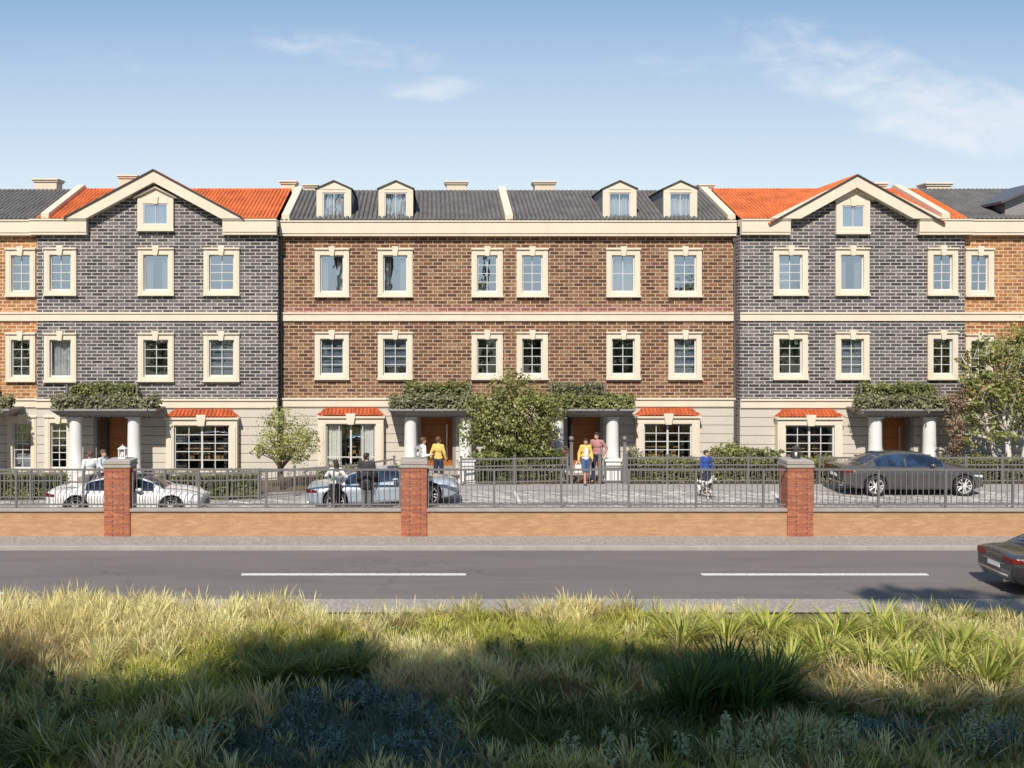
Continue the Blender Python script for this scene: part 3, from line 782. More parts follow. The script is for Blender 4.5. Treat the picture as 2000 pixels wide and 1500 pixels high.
win_rows(r2, FB, [(1009,1070,*U_,dict(glassm='glass_up')),(1184,1250,*U_,dict(glassm='glass_up',curtain='full',rows=2)),(1305,1370,*U_,dict(glassm='glass_up')),
    (1009,1070,*L_,{}),(1184,1250,*L_,{}),(1305,1370,*L_,dict(curtain='pane_backing'))], h2)
fc = FB-1.5
for r, h, bx, dx, cx, cols, leaf in ((r1, h1, (618, 752), (822, 884), (X_(757,fc), X_(943,fc)), (X_(802,fc+.62), X_(909,fc+.62)), 1),
                       (r2, h2, (1240, 1370), (1108, 1172), (X_(1056,fc), X_(1243,fc)), (X_(1089,fc+.62), X_(1196,fc+.62)), -1)):
    h.append(bay(r, X_(sum(bx)/2, FB-.38), (bx[1]-bx[0]-6)*(FB-.38)/2000, FB, rows=2 if r is r1 else 5, curtain='sides' if r is r1 else None))
    h.append(door(r, X_(dx[0], FB), X_(dx[1], FB), FB, leaf=leaf))
    canopy(r, *cx, FB, cols=cols)
shell(r1, XA, XB, FB, 'brick_brown', h1); shell(r2, XB, XC_, FB, 'brick_brown', h2)
gable_roof(r1, XA, XB, FB, 'tile_dark'); gable_roof(r2, XB, XC_, FB, 'tile_dark')
parapet(r1, -5.62, FB); parapet(r2, XB, FB); parapet(r2, 11.72, FB)
for x in (652, 773): dormer(r1, X_(x, FB+.18), 68*FB/2000, FB)
for x in (1210.5, 1329): dormer(r2, X_(x, FB+.18), 66*FB/2000, FB)
chimney(r1, 590, 622, 360, FB); chimney(r1, 868, 915, 354, FB); chimney(r2, 1040, 1088, 354, FB); chimney(r2, 1363, 1397, 360, FB)
downpipe(r1, X_(549, FB), FB)
downpipe(r2, X_(1434, FB), FB, 9.0)
# soldier course of redder bricks below the string course
for r, a, b in ((r1, XA, XB), (r2, XB, XC_)):
    mb = MB(); mb.box(a, b, FB-.006, FB, ZB1t, ZB1t+.24); mb.build('red_course', M['brick_rosy'], r)

# -- grey houses
def grey(label, x0, x1, wins, bx, dx, cx, cols, gab, corn, chim, par):
    r = thing('brick_house', label, 'house', ((x0+x1)/2, FG, 0), group='terraced houses in the row')
    h = []; win_rows(r, FG, wins, h)
    h.append(bay(r, X_(sum(bx)/2, FG-.38), (bx[1]-bx[0]-4)*(FG-.38)/2000, FG))
    h.append(door(r, X_(dx[0], FG), X_(dx[1], FG), FG, leaf=-1 if dx[0] < 900 else 1))
    canopy(r, *cx, FG, cols=cols)
    shell(r, x0, x1, FG, 'brick_gray', h, cornice=corn)
    gable_roof(r, x0, x1, FG, 'tile_red', .15, .06, gap=(gab[4]-.0, gab[5]+.0))
    big_gable(r, *gab)
    for c in chim: chimney(r, *c, FG)
    for p in par: parapet(r, p, FG)
    return r
UG, LG = (484, 578), (650, 746)
fg = FG-1.5
xg0, xg1 = X_(72, FG), -5.87
g1 = grey('grey brick gabled house with orange-red roof, behind the white car', xg0, xg1,
    [(87,150,*UG,dict(glassm='glass_up')),(270,340,*UG,dict(glassm='glass_up',curtain='sides',rows=1,cols=1)),(398,468,*UG,dict(glassm='glass_up')),
     (87,150,650,747,dict(curtain='full',rows=1,cols=1)),(270,340,*LG,{}),(398,468,*LG,dict(curtain='pane_backing')),(88,142,812,922,dict(rows=6))],
    (322, 465), (189, 249), (X_(97,fg), X_(304,fg)), (X_(146,fg+.5), X_(260,fg+.5)),
    (X_(304,FG), 3.34, 1.79, FG, X_(173,FG), X_(437,FG), (333,270,340,388,452,368)),
    ((xg0-.2, X_(173,FG)), (X_(437,FG), xg1)), [(228,270,342),(545,580,353)], [-14.75])
xh0, xh1 = 11.92, X_(1884, FG)
g2 = grey('grey brick gabled house with orange-red roof, behind the dark grey saloon', xh0, xh1,
    [(1510,1577,*UG,dict(glassm='glass_up',curtain='left')),(1631,1697,*UG,dict(glassm='glass_up',curtain='sides',rows=1,cols=1)),(1811,1870,*UG,dict(glassm='glass_up')),
     (1510,1577,*L_,{}),(1631,1697,*L_,dict(curtain='pane_backing')),(1811,1870,*L_,{})],
    (1517, 1648), (1724, 1778), (X_(1683,fg), X_(1890,fg)), (X_(1712,fg+.5), X_(1818,fg+.5)),
    (X_(1667,FG), 3.25, 1.80, FG, X_(1540,FG), X_(1790,FG), (343,1631,1697,392,458,372)),
    ((xh0, X_(1540,FG)), (X_(1790,FG), xh1+.2)), [(1700,1735,357)], [19.75])
# -- orange houses at the edges
FO = 39.7
xo1 = xg0
o1 = thing('brick_house', 'orange brick house with dark roof at the left edge of the row', 'house', (xo1-4.5, FO, 0), group='terraced houses in the row')
h = []
win_rows(o1, FO, [(12,70,485,580,dict(glassm='glass_up')),(12,70,650,746,{}),(15,72,812,922,dict(rows=5)),(-110,-50,485,580,{}),(-110,-50,650,746,{})], h)
canopy(o1, X_(-170, FO-1.5), X_(18, FO-1.5), FO, cols=(X_(-120,FO-1), X_(-22,FO-1)))
h.append(door(o1, X_(-90, FO), X_(-40, FO), FO))
shell(o1, xo1-9, xo1, FO, 'brick_orange', h); gable_roof(o1, xo1-9, xo1, FO, 'tile_dark'); chimney(o1, 62, 115, 349, FO)
xp0 = xh1
o2 = thing('brick_house', 'orange brick house with dark roof at the right edge of the row', 'house', (xp0+4.5, FO-.2, 0), group='terraced houses in the row')
h = []; FO2 = 39.55
win_rows(o2, FO2, [(1885,1940,485,580,dict(glassm='glass_up')),(1885,1940,652,745,{}),(2040,2100,485,580,{}),(2040,2100,652,745,{})], h)
shell(o2, xp0, xp0+9, FO2, 'brick_orange', h); gable_roof(o2, xp0, xp0+9, FO2, 'tile_dark'); chimney(o2, 1806, 1862, 357, FO2)
# cross-gable dormer of the right-hand house, seen at the frame's edge
mb = MB(); zx = 11.28; xx = X_(2070, FO2)
mb.prism([(xx-2.0, 9.7), (xx+2.0, 9.7), (xx+2.0, 10.45), (xx, zx), (xx-2.0, 10.45)], FO2+.2, FO2+3.8)
dm = mb.build('roof_dormer', M['zinc'], o2)
mb = MB()
for sg in (-1, 1):
    P = [(xx, zx), (xx+sg*2.3, 10.33), (xx+sg*2.3, 10.43), (xx, zx+.1)]
    mb.prism(P if sg > 0 else P[::-1], FO2-.1, FO2+3.9)
mb.build('dormer_roof', M['pipe'], dm)
# ------------------------------------------------------------------ foliage tools
def leaf_mesh(name, pts, nrm, size, mat, parent=None, asp=.55, jit=.9, seed=0, cols=None):
    """one small folded leaf per point (two triangles)"""
    g = np.random.default_rng(seed); n = len(pts)
    nr = nrm+g.normal(0, jit, (n, 3)); nr /= np.linalg.norm(nr, axis=1)[:, None]+1e-9
    a = np.cross(nr, g.normal(0, 1, (n, 3))); a /= np.linalg.norm(a, axis=1)[:, None]+1e-9
    b = np.cross(nr, a); s = size*g.uniform(.6, 1.35, (n, 1))
    off = np.array(wloc(parent)) if parent is not None else np.zeros(3)
    p = pts-off
    V = np.stack([p-a*s*.5, p+b*s*asp*.5+nr*s*.08, p+a*s*.5, p-b*s*asp*.5+nr*s*.08], 1).reshape(-1, 3)
    me = bpy.data.meshes.new(name); me.vertices.add(4*n); me.vertices.foreach_set('co', V.ravel())
    me.loops.add(4*n); me.loops.foreach_set('vertex_index', np.arange(4*n))
    me.polygons.add(n); me.polygons.foreach_set('loop_start', np.arange(n)*4); me.polygons.foreach_set('loop_total', np.full(n, 4))
    me.update(); me.validate()
    if isinstance(mat, (list, tuple)):
        for m_ in mat: me.materials.append(m_)
    else: me.materials.append(mat)
    o = bpy.data.objects.new(name, me); COL.objects.link(o)
    if parent is not None: o.parent = parent
    return o
def crown_points(blobs, n, seed, shell_=.55, zcut=None):
    """leaf points in clumps spread through ellipsoidal blobs (x,y,z,rx,ry,rz)"""
    g = np.random.default_rng(seed); B = np.array(blobs, float)
    vol = (B[:,3]*B[:,4]*B[:,5])**.75; pr = vol/vol.sum(); P = []; N = []
    per = 16
    k = n//per
    idx = g.choice(len(B), k, p=pr)
    d = g.normal(0, 1, (k, 3)); d /= np.linalg.norm(d, axis=1)[:, None]
    r = g.uniform(shell_**3, 1, (k, 1))**(1/3)
    c = B[idx, :3]+d*r*B[idx, 3:6]
    sp = np.clip(B[idx, 3:6].min(1), .15, 1.6)[:, None]*.17
    c = c+g.normal(0, .19, c.shape)*B[idx, 3:6]; c[:, 2] += .0
    pts = np.repeat(c, per, 0)+g.normal(0, 1, (k*per, 3))*np.repeat(sp, per, 0)*g.uniform(.6, 1.5, (k*per, 1))
    return pts, np.repeat(d, per, 0)+np.array([0, 0, .5])
def branches(mb, base, tips, r0, seed, forks=1, mid=.45, n=6):
    g = random.Random(seed); base = Vector(base)
    for tp in tips:
        tp = Vector(tp); m1 = base.lerp(tp, mid)+Vector((g.uniform(-.1,.1), g.uniform(-.1,.1), .06))*(tp-base).length
        m1.z = max(m1.z, base.z+.2*(tp.z-base.z))
        mb.tube(base, m1, r0, r0*.6, n); mb.tube(m1, tp, r0*.6, r0*.16, n)
        for _ in range(forks):
            q = m1.lerp(tp, g.uniform(.1,.6)); e = q+Vector((g.uniform(-1,1), g.uniform(-1,1), g.uniform(.1,1)))*(tp-base).length*.28
            mb.tube(q, e, r0*.35, r0*.1, 5)
M['leaf_olive'] = leafmat('leaf_olive', (.09,.11,.025), (.46,.46,.16), .3)
M['leaf_mid'] = leafmat('leaf_mid', (.055,.08,.02), (.24,.27,.075), .3)
M['leaf_hedge'] = leafmat('leaf_hedge', (.07,.09,.025), (.36,.37,.13), .25)
M['leaf_purple'] = leafmat('leaf_purple', (.09,.09,.05), (.36,.35,.20), .25)
M['leaf_lime'] = leafmat('leaf_lime', (.20,.22,.05), (.60,.60,.22), .3)
M['leaf_red'] = leafmat('leaf_red', (.16,.10,.05), (.55,.38,.26), .3)
M['leaf_dark'] = leafmat('leaf_dark', (.015,.028,.012), (.07,.095,.03), .25)
M['bark'] = plain('bark', (.13,.10,.075), .9, var=.35, vs=5, bump=.5)
M['bark_pale'] = plain('bark_pale', (.50,.47,.42), .85, var=.25, vs=5, bump=.3)
M['core'] = plain('hedge_core', (.025,.03,.012), 1.0, var=.3)

def small_tree(name, label, x, y, blobs, nleaf, size, mat, trunk_r, stems=1, bark='bark', seed=0, cat='tree', group=None, zb=None, fork_z=.6):
    z = ground_z(x) if zb is None else zb
    r = thing(name, label, cat, (x, y, z), group=group)
    mb = MB(); g = random.Random(seed)
    for k in range(stems):
        bx = x+(k-(stems-1)/2)*.28; top = Vector((x+(k-(stems-1)/2)*.55+g.uniform(-.1,.1), y+g.uniform(-.1,.1), z+fork_z))
        mb.tube((bx, y, z-.1), top, trunk_r*1.25, trunk_r*.85, 10)
        sel = blobs[k::stems]
        branches(mb, top, [(b[0]+g.uniform(-.3,.3)*b[3], b[1], b[2]+b[5]*.35) for b in sel]+[(b[0]-b[3]*.5, b[1]-b[4]*.3, b[2]+b[5]*.1) for b in sel], trunk_r*.75, seed+k, 2)
    mb.build('trunk', M[bark], r, smooth=True)
    P, N = crown_points(blobs, nleaf, seed, .35)
    leaf_mesh('crown', P, N, size, M[mat], r, seed=seed)
    return r
def B_(px, py, rpx, rpy, y, ry=None):
    k = y/2000; return (X_(px, y), y+rnd.uniform(-.25,.25), Z_(py, y), rpx*k, (ry if ry else rpx*k*.85), rpy*k)

# ------------------------------------------------------------------ trees in the gardens
yT = 36.9
small_tree('olive_tree', 'small round silvery green tree left of the pale blue car', X_(552, yT), yT,
    [B_(556,850,48,34,yT),B_(530,868,34,26,yT),B_(585,866,36,28,yT),B_(548,822,26,22,yT),B_(512,882,20,14,yT),B_(606,858,16,20,yT),B_(575,890,26,16,yT)], 4300, .095, 'leaf_lime', .06, seed=3, fork_z=.75)
small_tree('broad_tree', 'broad green tree in the middle garden between the two brown house canopies', X_(1006, 37.3), 37.3,
    [B_(1000,770,48,34,37.3),B_(960,810,48,36,37.3),B_(1040,806,50,36,37.3),B_(1000,850,70,40,37.3),B_(925,845,28,30,37.3),B_(1070,850,26,30,37.3),B_(1005,745,28,18,37.3),B_(950,790,30,22,37.3),B_(1072,790,30,24,37.3),B_(990,888,70,18,37.3)],
    9500, .135, 'leaf_olive', .09, seed=5, fork_z=.8)
small_tree('multi_stem_tree', 'large pale-barked tree in front of the orange house at the right edge', X_(1972, 37.0), 37.0,
    [B_(1985,700,58,46,37),B_(1935,690,30,30,37),B_(2040,690,60,60,37),B_(1925,760,36,46,37),B_(1985,770,60,40,37),B_(1900,745,24,30,37),B_(1905,812,26,30,37),B_(2060,790,60,50,37),B_(1955,842,42,26,37),B_(1890,700,14,20,37),B_(2010,655,34,22,37),B_(2110,730,50,60,37),B_(1895,850,24,24,37)],
    12000, .14, 'leaf_olive', .10, stems=3, bark='bark_pale', seed=8, fork_z=1.5)
small_tree('flowering_shrub', 'tall pinkish red flowering shrub beside the right column of the right-hand canopy', X_(1862, 37.2), 37.2,
    [B_(1868,790,18,26,37.2),B_(1858,830,17,24,37.2),B_(1866,868,16,22,37.2),B_(1888,770,14,18,37.2)], 1900, .09, 'leaf_red', .03, seed=9, cat='shrub', fork_z=.6)
small_tree('rounded_shrub', 'rounded green shrub behind the garden fence right of the downpipe', X_(1425, 37.2), 37.2,
    [B_(1425,884,30,18,37.2),B_(1400,893,22,12,37.2),B_(1455,890,24,14,37.2)], 2600, .10, 'leaf_olive', .03, seed=10, cat='shrub', fork_z=.3)
small_tree('garden_shrub', 'low spiky green shrub behind the garden fence beside the right bay window', X_(1490, 37.0), 37.0,
    [B_(1480,893,26,12,37),B_(1508,888,22,12,37)], 1500, .10, 'leaf_hedge', .03, seed=11, cat='shrub', fork_z=.25)
small_tree('garden_shrub', 'dark leafy shrub in front of the brown houses under the broad tree', X_(1010, 36.9), 36.9,
    [B_(960,893,30,16,36.9),B_(1010,880,34,20,36.9),B_(1060,890,34,18,36.9)], 4200, .10, 'leaf_mid', .03, seed=12, cat='shrub', fork_z=.25)
small_tree('flowering_shrub', 'white flowered shrub behind the garden fence left of the right brown bay window', X_(1232, 37.0), 37.0,
    [B_(1232,890,18,16,37.0)], 900, .08, 'leaf_purple', .03, seed=13, cat='shrub', fork_z=.25)
small_tree('flowering_shrub', 'red flowered shrub beside the gate left of the couple', X_(1108, 37.0), 37.0,
    [B_(1106,888,11,12,37.0)], 500, .07, 'leaf_red', .02, seed=14, cat='shrub', fork_z=.25)

# ------------------------------------------------------------------ hedges
def hedge(label, x0, x1, y0, y1, z0, z1, mat='leaf_hedge', dens=900, size=.085, seed=0, name='hedge', group=None, zf=None):
    """box hedge with a leafy uneven skin"""
    r = thing(name, label, 'hedge', ((x0+x1)/2, (y0+y1)/2, z0), group=group)
    mb = MB(); s = .07
    mb.box(x0+s, x1-s, y0+s, y1-s, z0, z1-s); mb.build('stems', M['core'], r)
    g = np.random.default_rng(seed); L = x1-x0; D = y1-y0; H = z1-z0
    n = int(dens*(L*H*1.0+L*D*.8+2*D*H*.8))
    w_ = np.array([L*H*1.0, L*D*.8, D*H*.8, D*H*.8]); f = g.choice(4, n, p=w_/w_.sum()); u = g.random(n); v = g.random(n)
    P = np.zeros((n, 3)); N = np.zeros((n, 3))
    for k, (fx, fy, fz, nn) in enumerate(((x0+L*u, y0+0*u, z0+H*v, (0,-1,.4)), (x0+L*u, y0+D*v, z1+0*u, (0,-.3,1)), (x0+0*u, y0+D*u, z0+H*v, (-1,0,.4)), (x1+0*u, y0+D*u, z0+H*v, (1,0,.4)))):
        m_ = f == k; P[m_] = np.stack([fx, fy, fz], 1)[m_]; N[m_] = nn
    wob = np.sin(P[:,0]*3.1+seed)*.05+np.sin(P[:,0]*8.7+seed*2+P[:,2]*9)*.06+np.sin(P[:,0]*19+P[:,2]*17)*.03
    P += N*(wob[:,None]-.02); P += g.normal(0, .058, P.shape)
    leaf_mesh('leaves', P, N, size, M[mat], r, jit=.8, seed=seed)
    return r
yf_ = 38.5; zc = Z_(798, 38.5)-.02
def on_canopy(lab, px0, px1, F, up, seed, mats=('leaf_purple','leaf_hedge')):
    f = F-1.5; x0, x1 = X_(px0, f), X_(px1, f)
    hedge('leafy plants on the front edge of the porch canopy '+lab, x0+.08, x1-.08, f+.10, f+.75, zc, zc+.42, mats[0], 620, .13, seed, 'canopy_planting', 'planting on the porch canopies')
    hedge('box hedge at the back of the porch canopy '+lab, up[0], up[1], f+.85, F-.12, zc, zc+.86, mats[1], 700, .11, seed+1, 'canopy_hedge', 'planting on the porch canopies')
    r = thing('planter_rail', 'grey planter rail on the porch canopy '+lab, 'railing', ((up[0]+up[1])/2, f+.8, zc), group='planter rails on the canopies')
    mb = MB()
    for x in (up[0]-.12, up[1]+.07): mb.box(x-.03, x+.03, f+.78, f+.84, zc, zc+.92)
    mb.box(up[0]-.09, up[1]+.04, f+.795, f+.825, zc+.42, zc+.46); mb.build('rail', M['rail'], r)
on_canopy('of the left gabled house', 97, 304, FG, (X_(135,38.6), X_(262,38.6)), 20)
on_canopy('behind the pale blue car', 757, 943, FB, (X_(793,39), X_(915,39)), 22)
on_canopy('behind the couple', 1056, 1243, FB, (X_(1085,39), X_(1180,39)), 24, ('leaf_hedge','leaf_purple'))
on_canopy('of the right gabled house', 1683, 1890, FG, (X_(1690,38.6), X_(1835,38.6)), 26)
on_canopy('of the leftmost orange house', -170, 18, FO, (X_(-130,38.6), X_(-30,38.6)), 28)
for k, (a, b, y, zt, lab, mt) in enumerate(((-120, 120, 35.1, .86, 'low garden hedge behind the railing at the far left', 'leaf_hedge'), (262, 500, 35.1, .84, 'low garden hedge in front of the left bay window', 'leaf_hedge'),
        (620, 775, 36.6, .72, 'low garden hedge behind the pale blue car', 'leaf_hedge'), (905, 1100, 36.75, .80, 'low garden hedge under the broad middle tree', 'leaf_hedge'),
        (1222, 1400, 36.75, .82, 'low yellow-green garden hedge in front of the right brown bay window', 'leaf_olive'), (1402, 1640, 36.75, .80, 'low garden hedge behind the rightmost brick pillar', 'leaf_olive'),
        (1850, 2100, 36.75, .86, 'low garden hedge at the foot of the large pale-barked tree', 'leaf_hedge'))):
    x0, x1 = X_(a, y), X_(b, y); z0 = ground_z((x0+x1)/2)-.05
    hedge(lab, x0, x1, y, y+.7, z0, z0+zt, mt, 1000, .08, 40+k, group='low hedges along the front gardens')

# ------------------------------------------------------------------ garden fences
def garden_fence(lab, x0, y0, x1, y1, posts=5):
    r = thing('garden_fence', lab, 'fence', ((x0+x1)/2, (y0+y1)/2, ground_z((x0+x1)/2)), group='grey garden fences')
    def P(t): return x0+(x1-x0)*t, y0+(y1-y0)*t
    L = math.hypot(x1-x0, y1-y0)
    for zz, hh in ((.10, .04), (.66, .04), (.90, .06)):
        mb = MB(); n = 12
        for i in range(n):
            a, b = P(i/n), P((i+1)/n)
            za, zb = ground_z(a[0])+zz, ground_z(b[0])+zz
            mb.add([(a[0],a[1]-.02,za),(b[0],b[1]-.02,zb),(b[0],b[1]+.02,zb),(a[0],a[1]+.02,za),(a[0],a[1]-.02,za+hh),(b[0],b[1]-.02,zb+hh),(b[0],b[1]+.02,zb+hh),(a[0],a[1]+.02,za+hh)],
                [(0,3,2,1),(4,5,6,7),(0,1,5,4),(1,2,6,5),(2,3,7,6),(3,0,4,7)])
        mb.build('rail', M['rail'], r)
    mb = MB(); k = int(L/.13)
    for i in range(k+1):
        x, y = P(i/k); z = ground_z(x); mb.box(x-.009, x+.009, y-.009, y+.009, z+.1, z+.92)
    mb.build('pickets', M['rail'], r)
    for i in range(posts):
        x, y = P(i/(posts-1)); z = ground_z(x); mb = MB(); mb.box(x-.035, x+.035, y-.035, y+.035, z-.05, z+1.02); mb.box(x-.05, x+.05, y-.05, y+.05, z+1.02, z+1.05)
        mb.build('post', M['rail'], r)
garden_fence('grey garden fence at the far left behind the white car', X_(-60,34.9), 34.9, X_(120,34.9), 34.9, 4)
garden_fence('grey garden fence in front of the hedge under the left bay window', X_(262,34.9), 34.9, X_(505,34.9), 34.9, 5)
garden_fence('grey garden fence below the small silvery tree, left of the pale blue car', X_(508,34.95), 34.95, X_(770,36.3), 36.3, 5)
garden_fence('grey garden fence in front of the broad middle tree', X_(900,36.3), 35.9, X_(1108,36.35), 36.35, 3)
garden_fence('grey garden fence between the gate and the rightmost brick pillar', X_(1224,36.35), 36.35, X_(1540,36.35), 36.35, 5)
garden_fence('grey garden fence right of the dark grey saloon', X_(1600,36.35), 36.35, X_(2100,36.35), 36.35, 8)
for k, (px, lab) in enumerate(((1116, 'left gate post with ball finial beside the couple'), (1171, 'gate post without a finial just right of the walking couple'), (1220, 'right gate post with ball finial, right of the couple'))):
    x = X_(px, 36.3); r = thing('gate_post', lab, 'post', (x, 36.3, 0), group='gate posts by the garden gates')
    mb = MB(); h = 1.45 if k != 1 else 1.05
    mb.box(x-.05, x+.05, 36.25, 36.35, -.05, h); mb.box(x-.065, x+.065, 36.235, 36.365, h, h+.04); mb.build('post_shaft', M['rail'], r)
    if k != 1:
        mb = MB(); mb.tube((x,36.3,h+.04),(x,36.3,h+.09),.02); mb.ell((x,36.3,h+.17),(.09,.09,.09)); mb.build('ball_finial', M['rail'], r, smooth=True)  # round finial on the post top, in rail paint
for k, (px, lab) in enumerate(((1196, 'pale stone gate pier in front of the column right of the couple'), (912, 'pale stone gate pier left of the broad middle tree'))):
    x = X_(px, 36.7); r = thing('stone_pier', lab, 'pillar', (x, 36.7, 0), group='pale stone gate piers')
    mb = MB(); mb.box(x-.26, x+.26, 36.5, 36.98, -.1, .78); mb.box(x-.31, x+.31, 36.45, 37.03, -.1, .09); mb.build('pier_shaft', M['white'], r, bevel=.01)
    mb = MB(); mb.box(x-.31, x+.31, 36.45, 37.03, .78, .85); mb.build('pier_cap', M['white'], r, bevel=.01)
def gate(lab, px0, px1, y):
    x0, x1 = X_(px0, y), X_(px1, y); r = thing('garden_gate', lab, 'gate', ((x0+x1)/2, y, ground_z((x0+x1)/2)), group='low garden gates'); z = ground_z((x0+x1)/2)
    mb = MB(); mb.box(x0, x1, y-.02, y+.02, z+.60, z+.65); mb.box(x0, x1, y-.02, y+.02, z+.08, z+.12); mb.box(x0, x0+.04, y-.02, y+.02, z+.12, z+.6); mb.box(x1-.04, x1, y-.02, y+.02, z+.12, z+.6)
    mb.build('gate_frame', M['rail'], r)
    mb = MB(); n = max(3, int((x1-x0)/.13))
    for i in range(1, n): xx = x0+(x1-x0)*i/n; mb.box(xx-.008, xx+.008, y-.008, y+.008, z+.12, z+.6)
    mb.build('gate_bars', M['rail'], r)
gate('low grey garden gate right of the couple', 1175, 1216, 36.4)
gate('low grey garden gate behind the white car', 125, 258, 34.95)

# ------------------------------------------------------------------ cars
def carpaint(name, c, metal=.35, rough=.28):
    m, t, bs = newmat(name); oc = objc(t)
    n = t.noise(oc, 2.0, 4).outputs[0]; n2 = t.noise(oc, 300, 2).outputs[0]
    setin(t, bs, 'Base Color', t.mix(t.mapr(n, .3, .7), tuple(x*.93 for x in c), c))
    bs.inputs['Metallic'].default_value = metal
    setin(t, bs, 'Roughness', t.mapr(n2, .3, .7, rough-.04, rough+.08))
    bs.inputs['Coat Weight'].default_value = .8; bs.inputs['Coat Roughness'].default_value = .04
    return m
M['paint_white'] = carpaint('paint_white', (.78,.77,.75), 0.)
M['paint_blue'] = carpaint('paint_blue', (.46,.52,.60), .25)
M['paint_dark'] = carpaint('paint_dark', (.115,.108,.105), .45, .3)
M['paint_brown'] = carpaint('paint_brown', (.085,.083,.088), .5, .22)
m, t, bs = newmat('car_glass'); bs.inputs['Base Color'].default_value = (.03,.06,.13,1); bs.inputs['Roughness'].default_value = .03; bs.inputs['Specular IOR Level'].default_value = .9
oc = objc(t); n = t.noise(oc, 1.5, 3).outputs[0]; setin(t, bs, 'Base Color', t.mix(t.mapr(n, .4, .6), (.012,.018,.035), (.03,.055,.11))); M['car_glass'] = m
M['rubber'] = plain('rubber', (.03,.03,.03), .8); M['alloy'] = plain('alloy', (.72,.71,.70), .35, .25, var=.05); M['black_plastic'] = plain('black_plastic', (.025,.025,.027), .45)
M['lamp_white'] = plain('headlamp', (.85,.86,.88), .12, .2, var=.03); M['lamp_red'] = plain('tail_lamp', (.17,.01,.01), .2, var=.2); M['chrome'] = plain('chrome', (.7,.7,.7), .12, 1., var=.03)
def interp(tb, x):
    for (a, va), (b, vb) in zip(tb, tb[1:]):
        if x <= b: k = (x-a)/(b-a) if b > a else 0; k = max(0, min(1, k)); k = k*k*(3-2*k); return va+(vb-va)*k
    return tb[-1][1]
def car(label, paint, L, H, W, wb, ro, belt, nose, x, y, z, pitch=0, cabin=None, rw=.335, plate=False, group='cars', glass_span=None, rim_n=10):
    """local frame: +X forward, wheels on z=0. ro = rear overhang"""
    r = thing('parked_car' if not plate else 'passing_car', label, 'car', (0,0,0), group=group)
    xr, xf = -L/2, L/2; xrw = xr+ro; xfw = xrw+wb
    top = [(xr, belt*.90), (xr+.12, belt*.985), (xr+.55, belt*1.0), (cabin[0], belt*1.01), (0, belt*.99), (cabin[3], belt*.985), (cabin[3]+.5, belt*.93), (xf-.35, nose+.08), (xf-.08, nose-.03), (xf, nose-.14)]
    hw = [(xr, W/2*.80), (xr+.10, W/2*.90), (xr+.45, W/2*.985), (xrw, W/2), (xrw+.9, W/2*.955), (xfw-.8, W/2*.955), (xfw, W/2*.985), (xf-.45, W/2*.93), (xf-.12, W/2*.80), (xf, W/2*.66)]
    sill = [(xr, .42), (xr+.12, .28), (xr+.5, .21), (0, .17), (xf-.4, .18), (xf-.05, .24), (xf, .30)]
    n = 44; S = []
    for i in range(n+1):
        u = i/n; xx = xr+L*(.5-.5*math.cos(math.pi*u))*.25+L*u*.75; w_, zt, zs = interp(hw, xx), interp(top, xx), interp(sill, xx)
        dz = zt-zs
        sec = [(0, zs), (w_*.80, zs), (w_*.955, zs+.04), (w_*.985, zs+dz*.22), (w_*.975, zs+dz*.42), (w_*1.0, zs+dz*.60), (w_*1.0, zs+dz*.72), (w_*.955, zs+dz*.88), (w_*.88, zt-.005), (w_*.76, zt+.015), (w_*.4, zt+.045), (0, zt+.05)]
        S.append((xx, sec))
    m_ = len(S[0][1]); full = 2*m_-2; vs = []
    for xx, sec in S:
        ring = [(xx, -a, b) for a, b in sec]+[(xx, a, b) for a, b in sec[-2:0:-1]]
        vs += ring
    fs = [(i*full+j, i*full+(j+1)%full, (i+1)*full+(j+1)%full, (i+1)*full+j) for i in range(n) for j in range(full)]
    fs += [tuple(range(full-1, -1, -1)), tuple(range(n*full, (n+1)*full))]
    fs = [f[::-1] for f in fs]
    mb = MB(); mb.add(vs, fs)
    body = mb.build('body', M[paint], None, smooth=True)
    bm = bmesh.new(); bm.from_mesh(body.data); bmesh.ops.recalc_face_normals(bm, faces=bm.faces); bm.to_mesh(body.data); bm.free()
    # wheel wells
    cb = MB()
    for xc in (xrw, xfw):
        for sg in (-1, 1): cb.tube((xc, sg*(W/2+.2), rw), (xc, sg*(W/2-.27), rw), rw+.055, n=32)
    cut = cb.build('cut', M['black_plastic'])
    md = body.modifiers.new('b', 'BOOLEAN'); md.object = cut; md.operation = 'DIFFERENCE'; md.solver = 'EXACT'
    dg = bpy.context.evaluated_depsgraph_get(); me = bpy.data.meshes.new_from_object(body.evaluated_get(dg))
    body.modifiers.clear(); old = body.data; body.data = me; bpy.data.meshes.remove(old); bpy.data.objects.remove(cut)
    if len(me.materials) < 2: me.materials.append(M['black_plastic'])
    for p in me.polygons:
        c = p.center
        for xc in (xrw, xfw):
            if math.hypot(c.x-xc, c.z-rw) < rw+.052: p.material_index = 1; p.use_smooth = False
        if p.normal.z < -.9: p.material_index = 1
    body.parent = r
    es = body.modifiers.new('ws', 'WEIGHTED_NORMAL')
    # cabin: x0 rear glass base, x1 roof rear, x2 roof front, x3 windscreen base
    c0, c1, c2, c3 = cabin; sts = []
    N2 = 26
    for i in range(N2+1):
        xx = c0+(c3-c0)*i/N2
        zb = interp(top, xx)+.0
        if xx < c1: k = (xx-c0)/(c1-c0); zr = zb+(H-.03-zb)*math.sin(k*math.pi/2)**.95
        elif xx > c2: k = (c3-xx)/(c3-c2); zr = zb+(H-.03-zb)*math.sin(k*math.pi/2)**.95
        else: k = (xx-c1)/(c2-c1); zr = H-.03+.03*math.sin(k*math.pi)
        wb_ = interp(hw, xx)*.865; wr = wb_*(.90-.22*min(1, (zr-zb)/(H-belt))) ; sts.append((xx, zb, zr, wb_, wr))
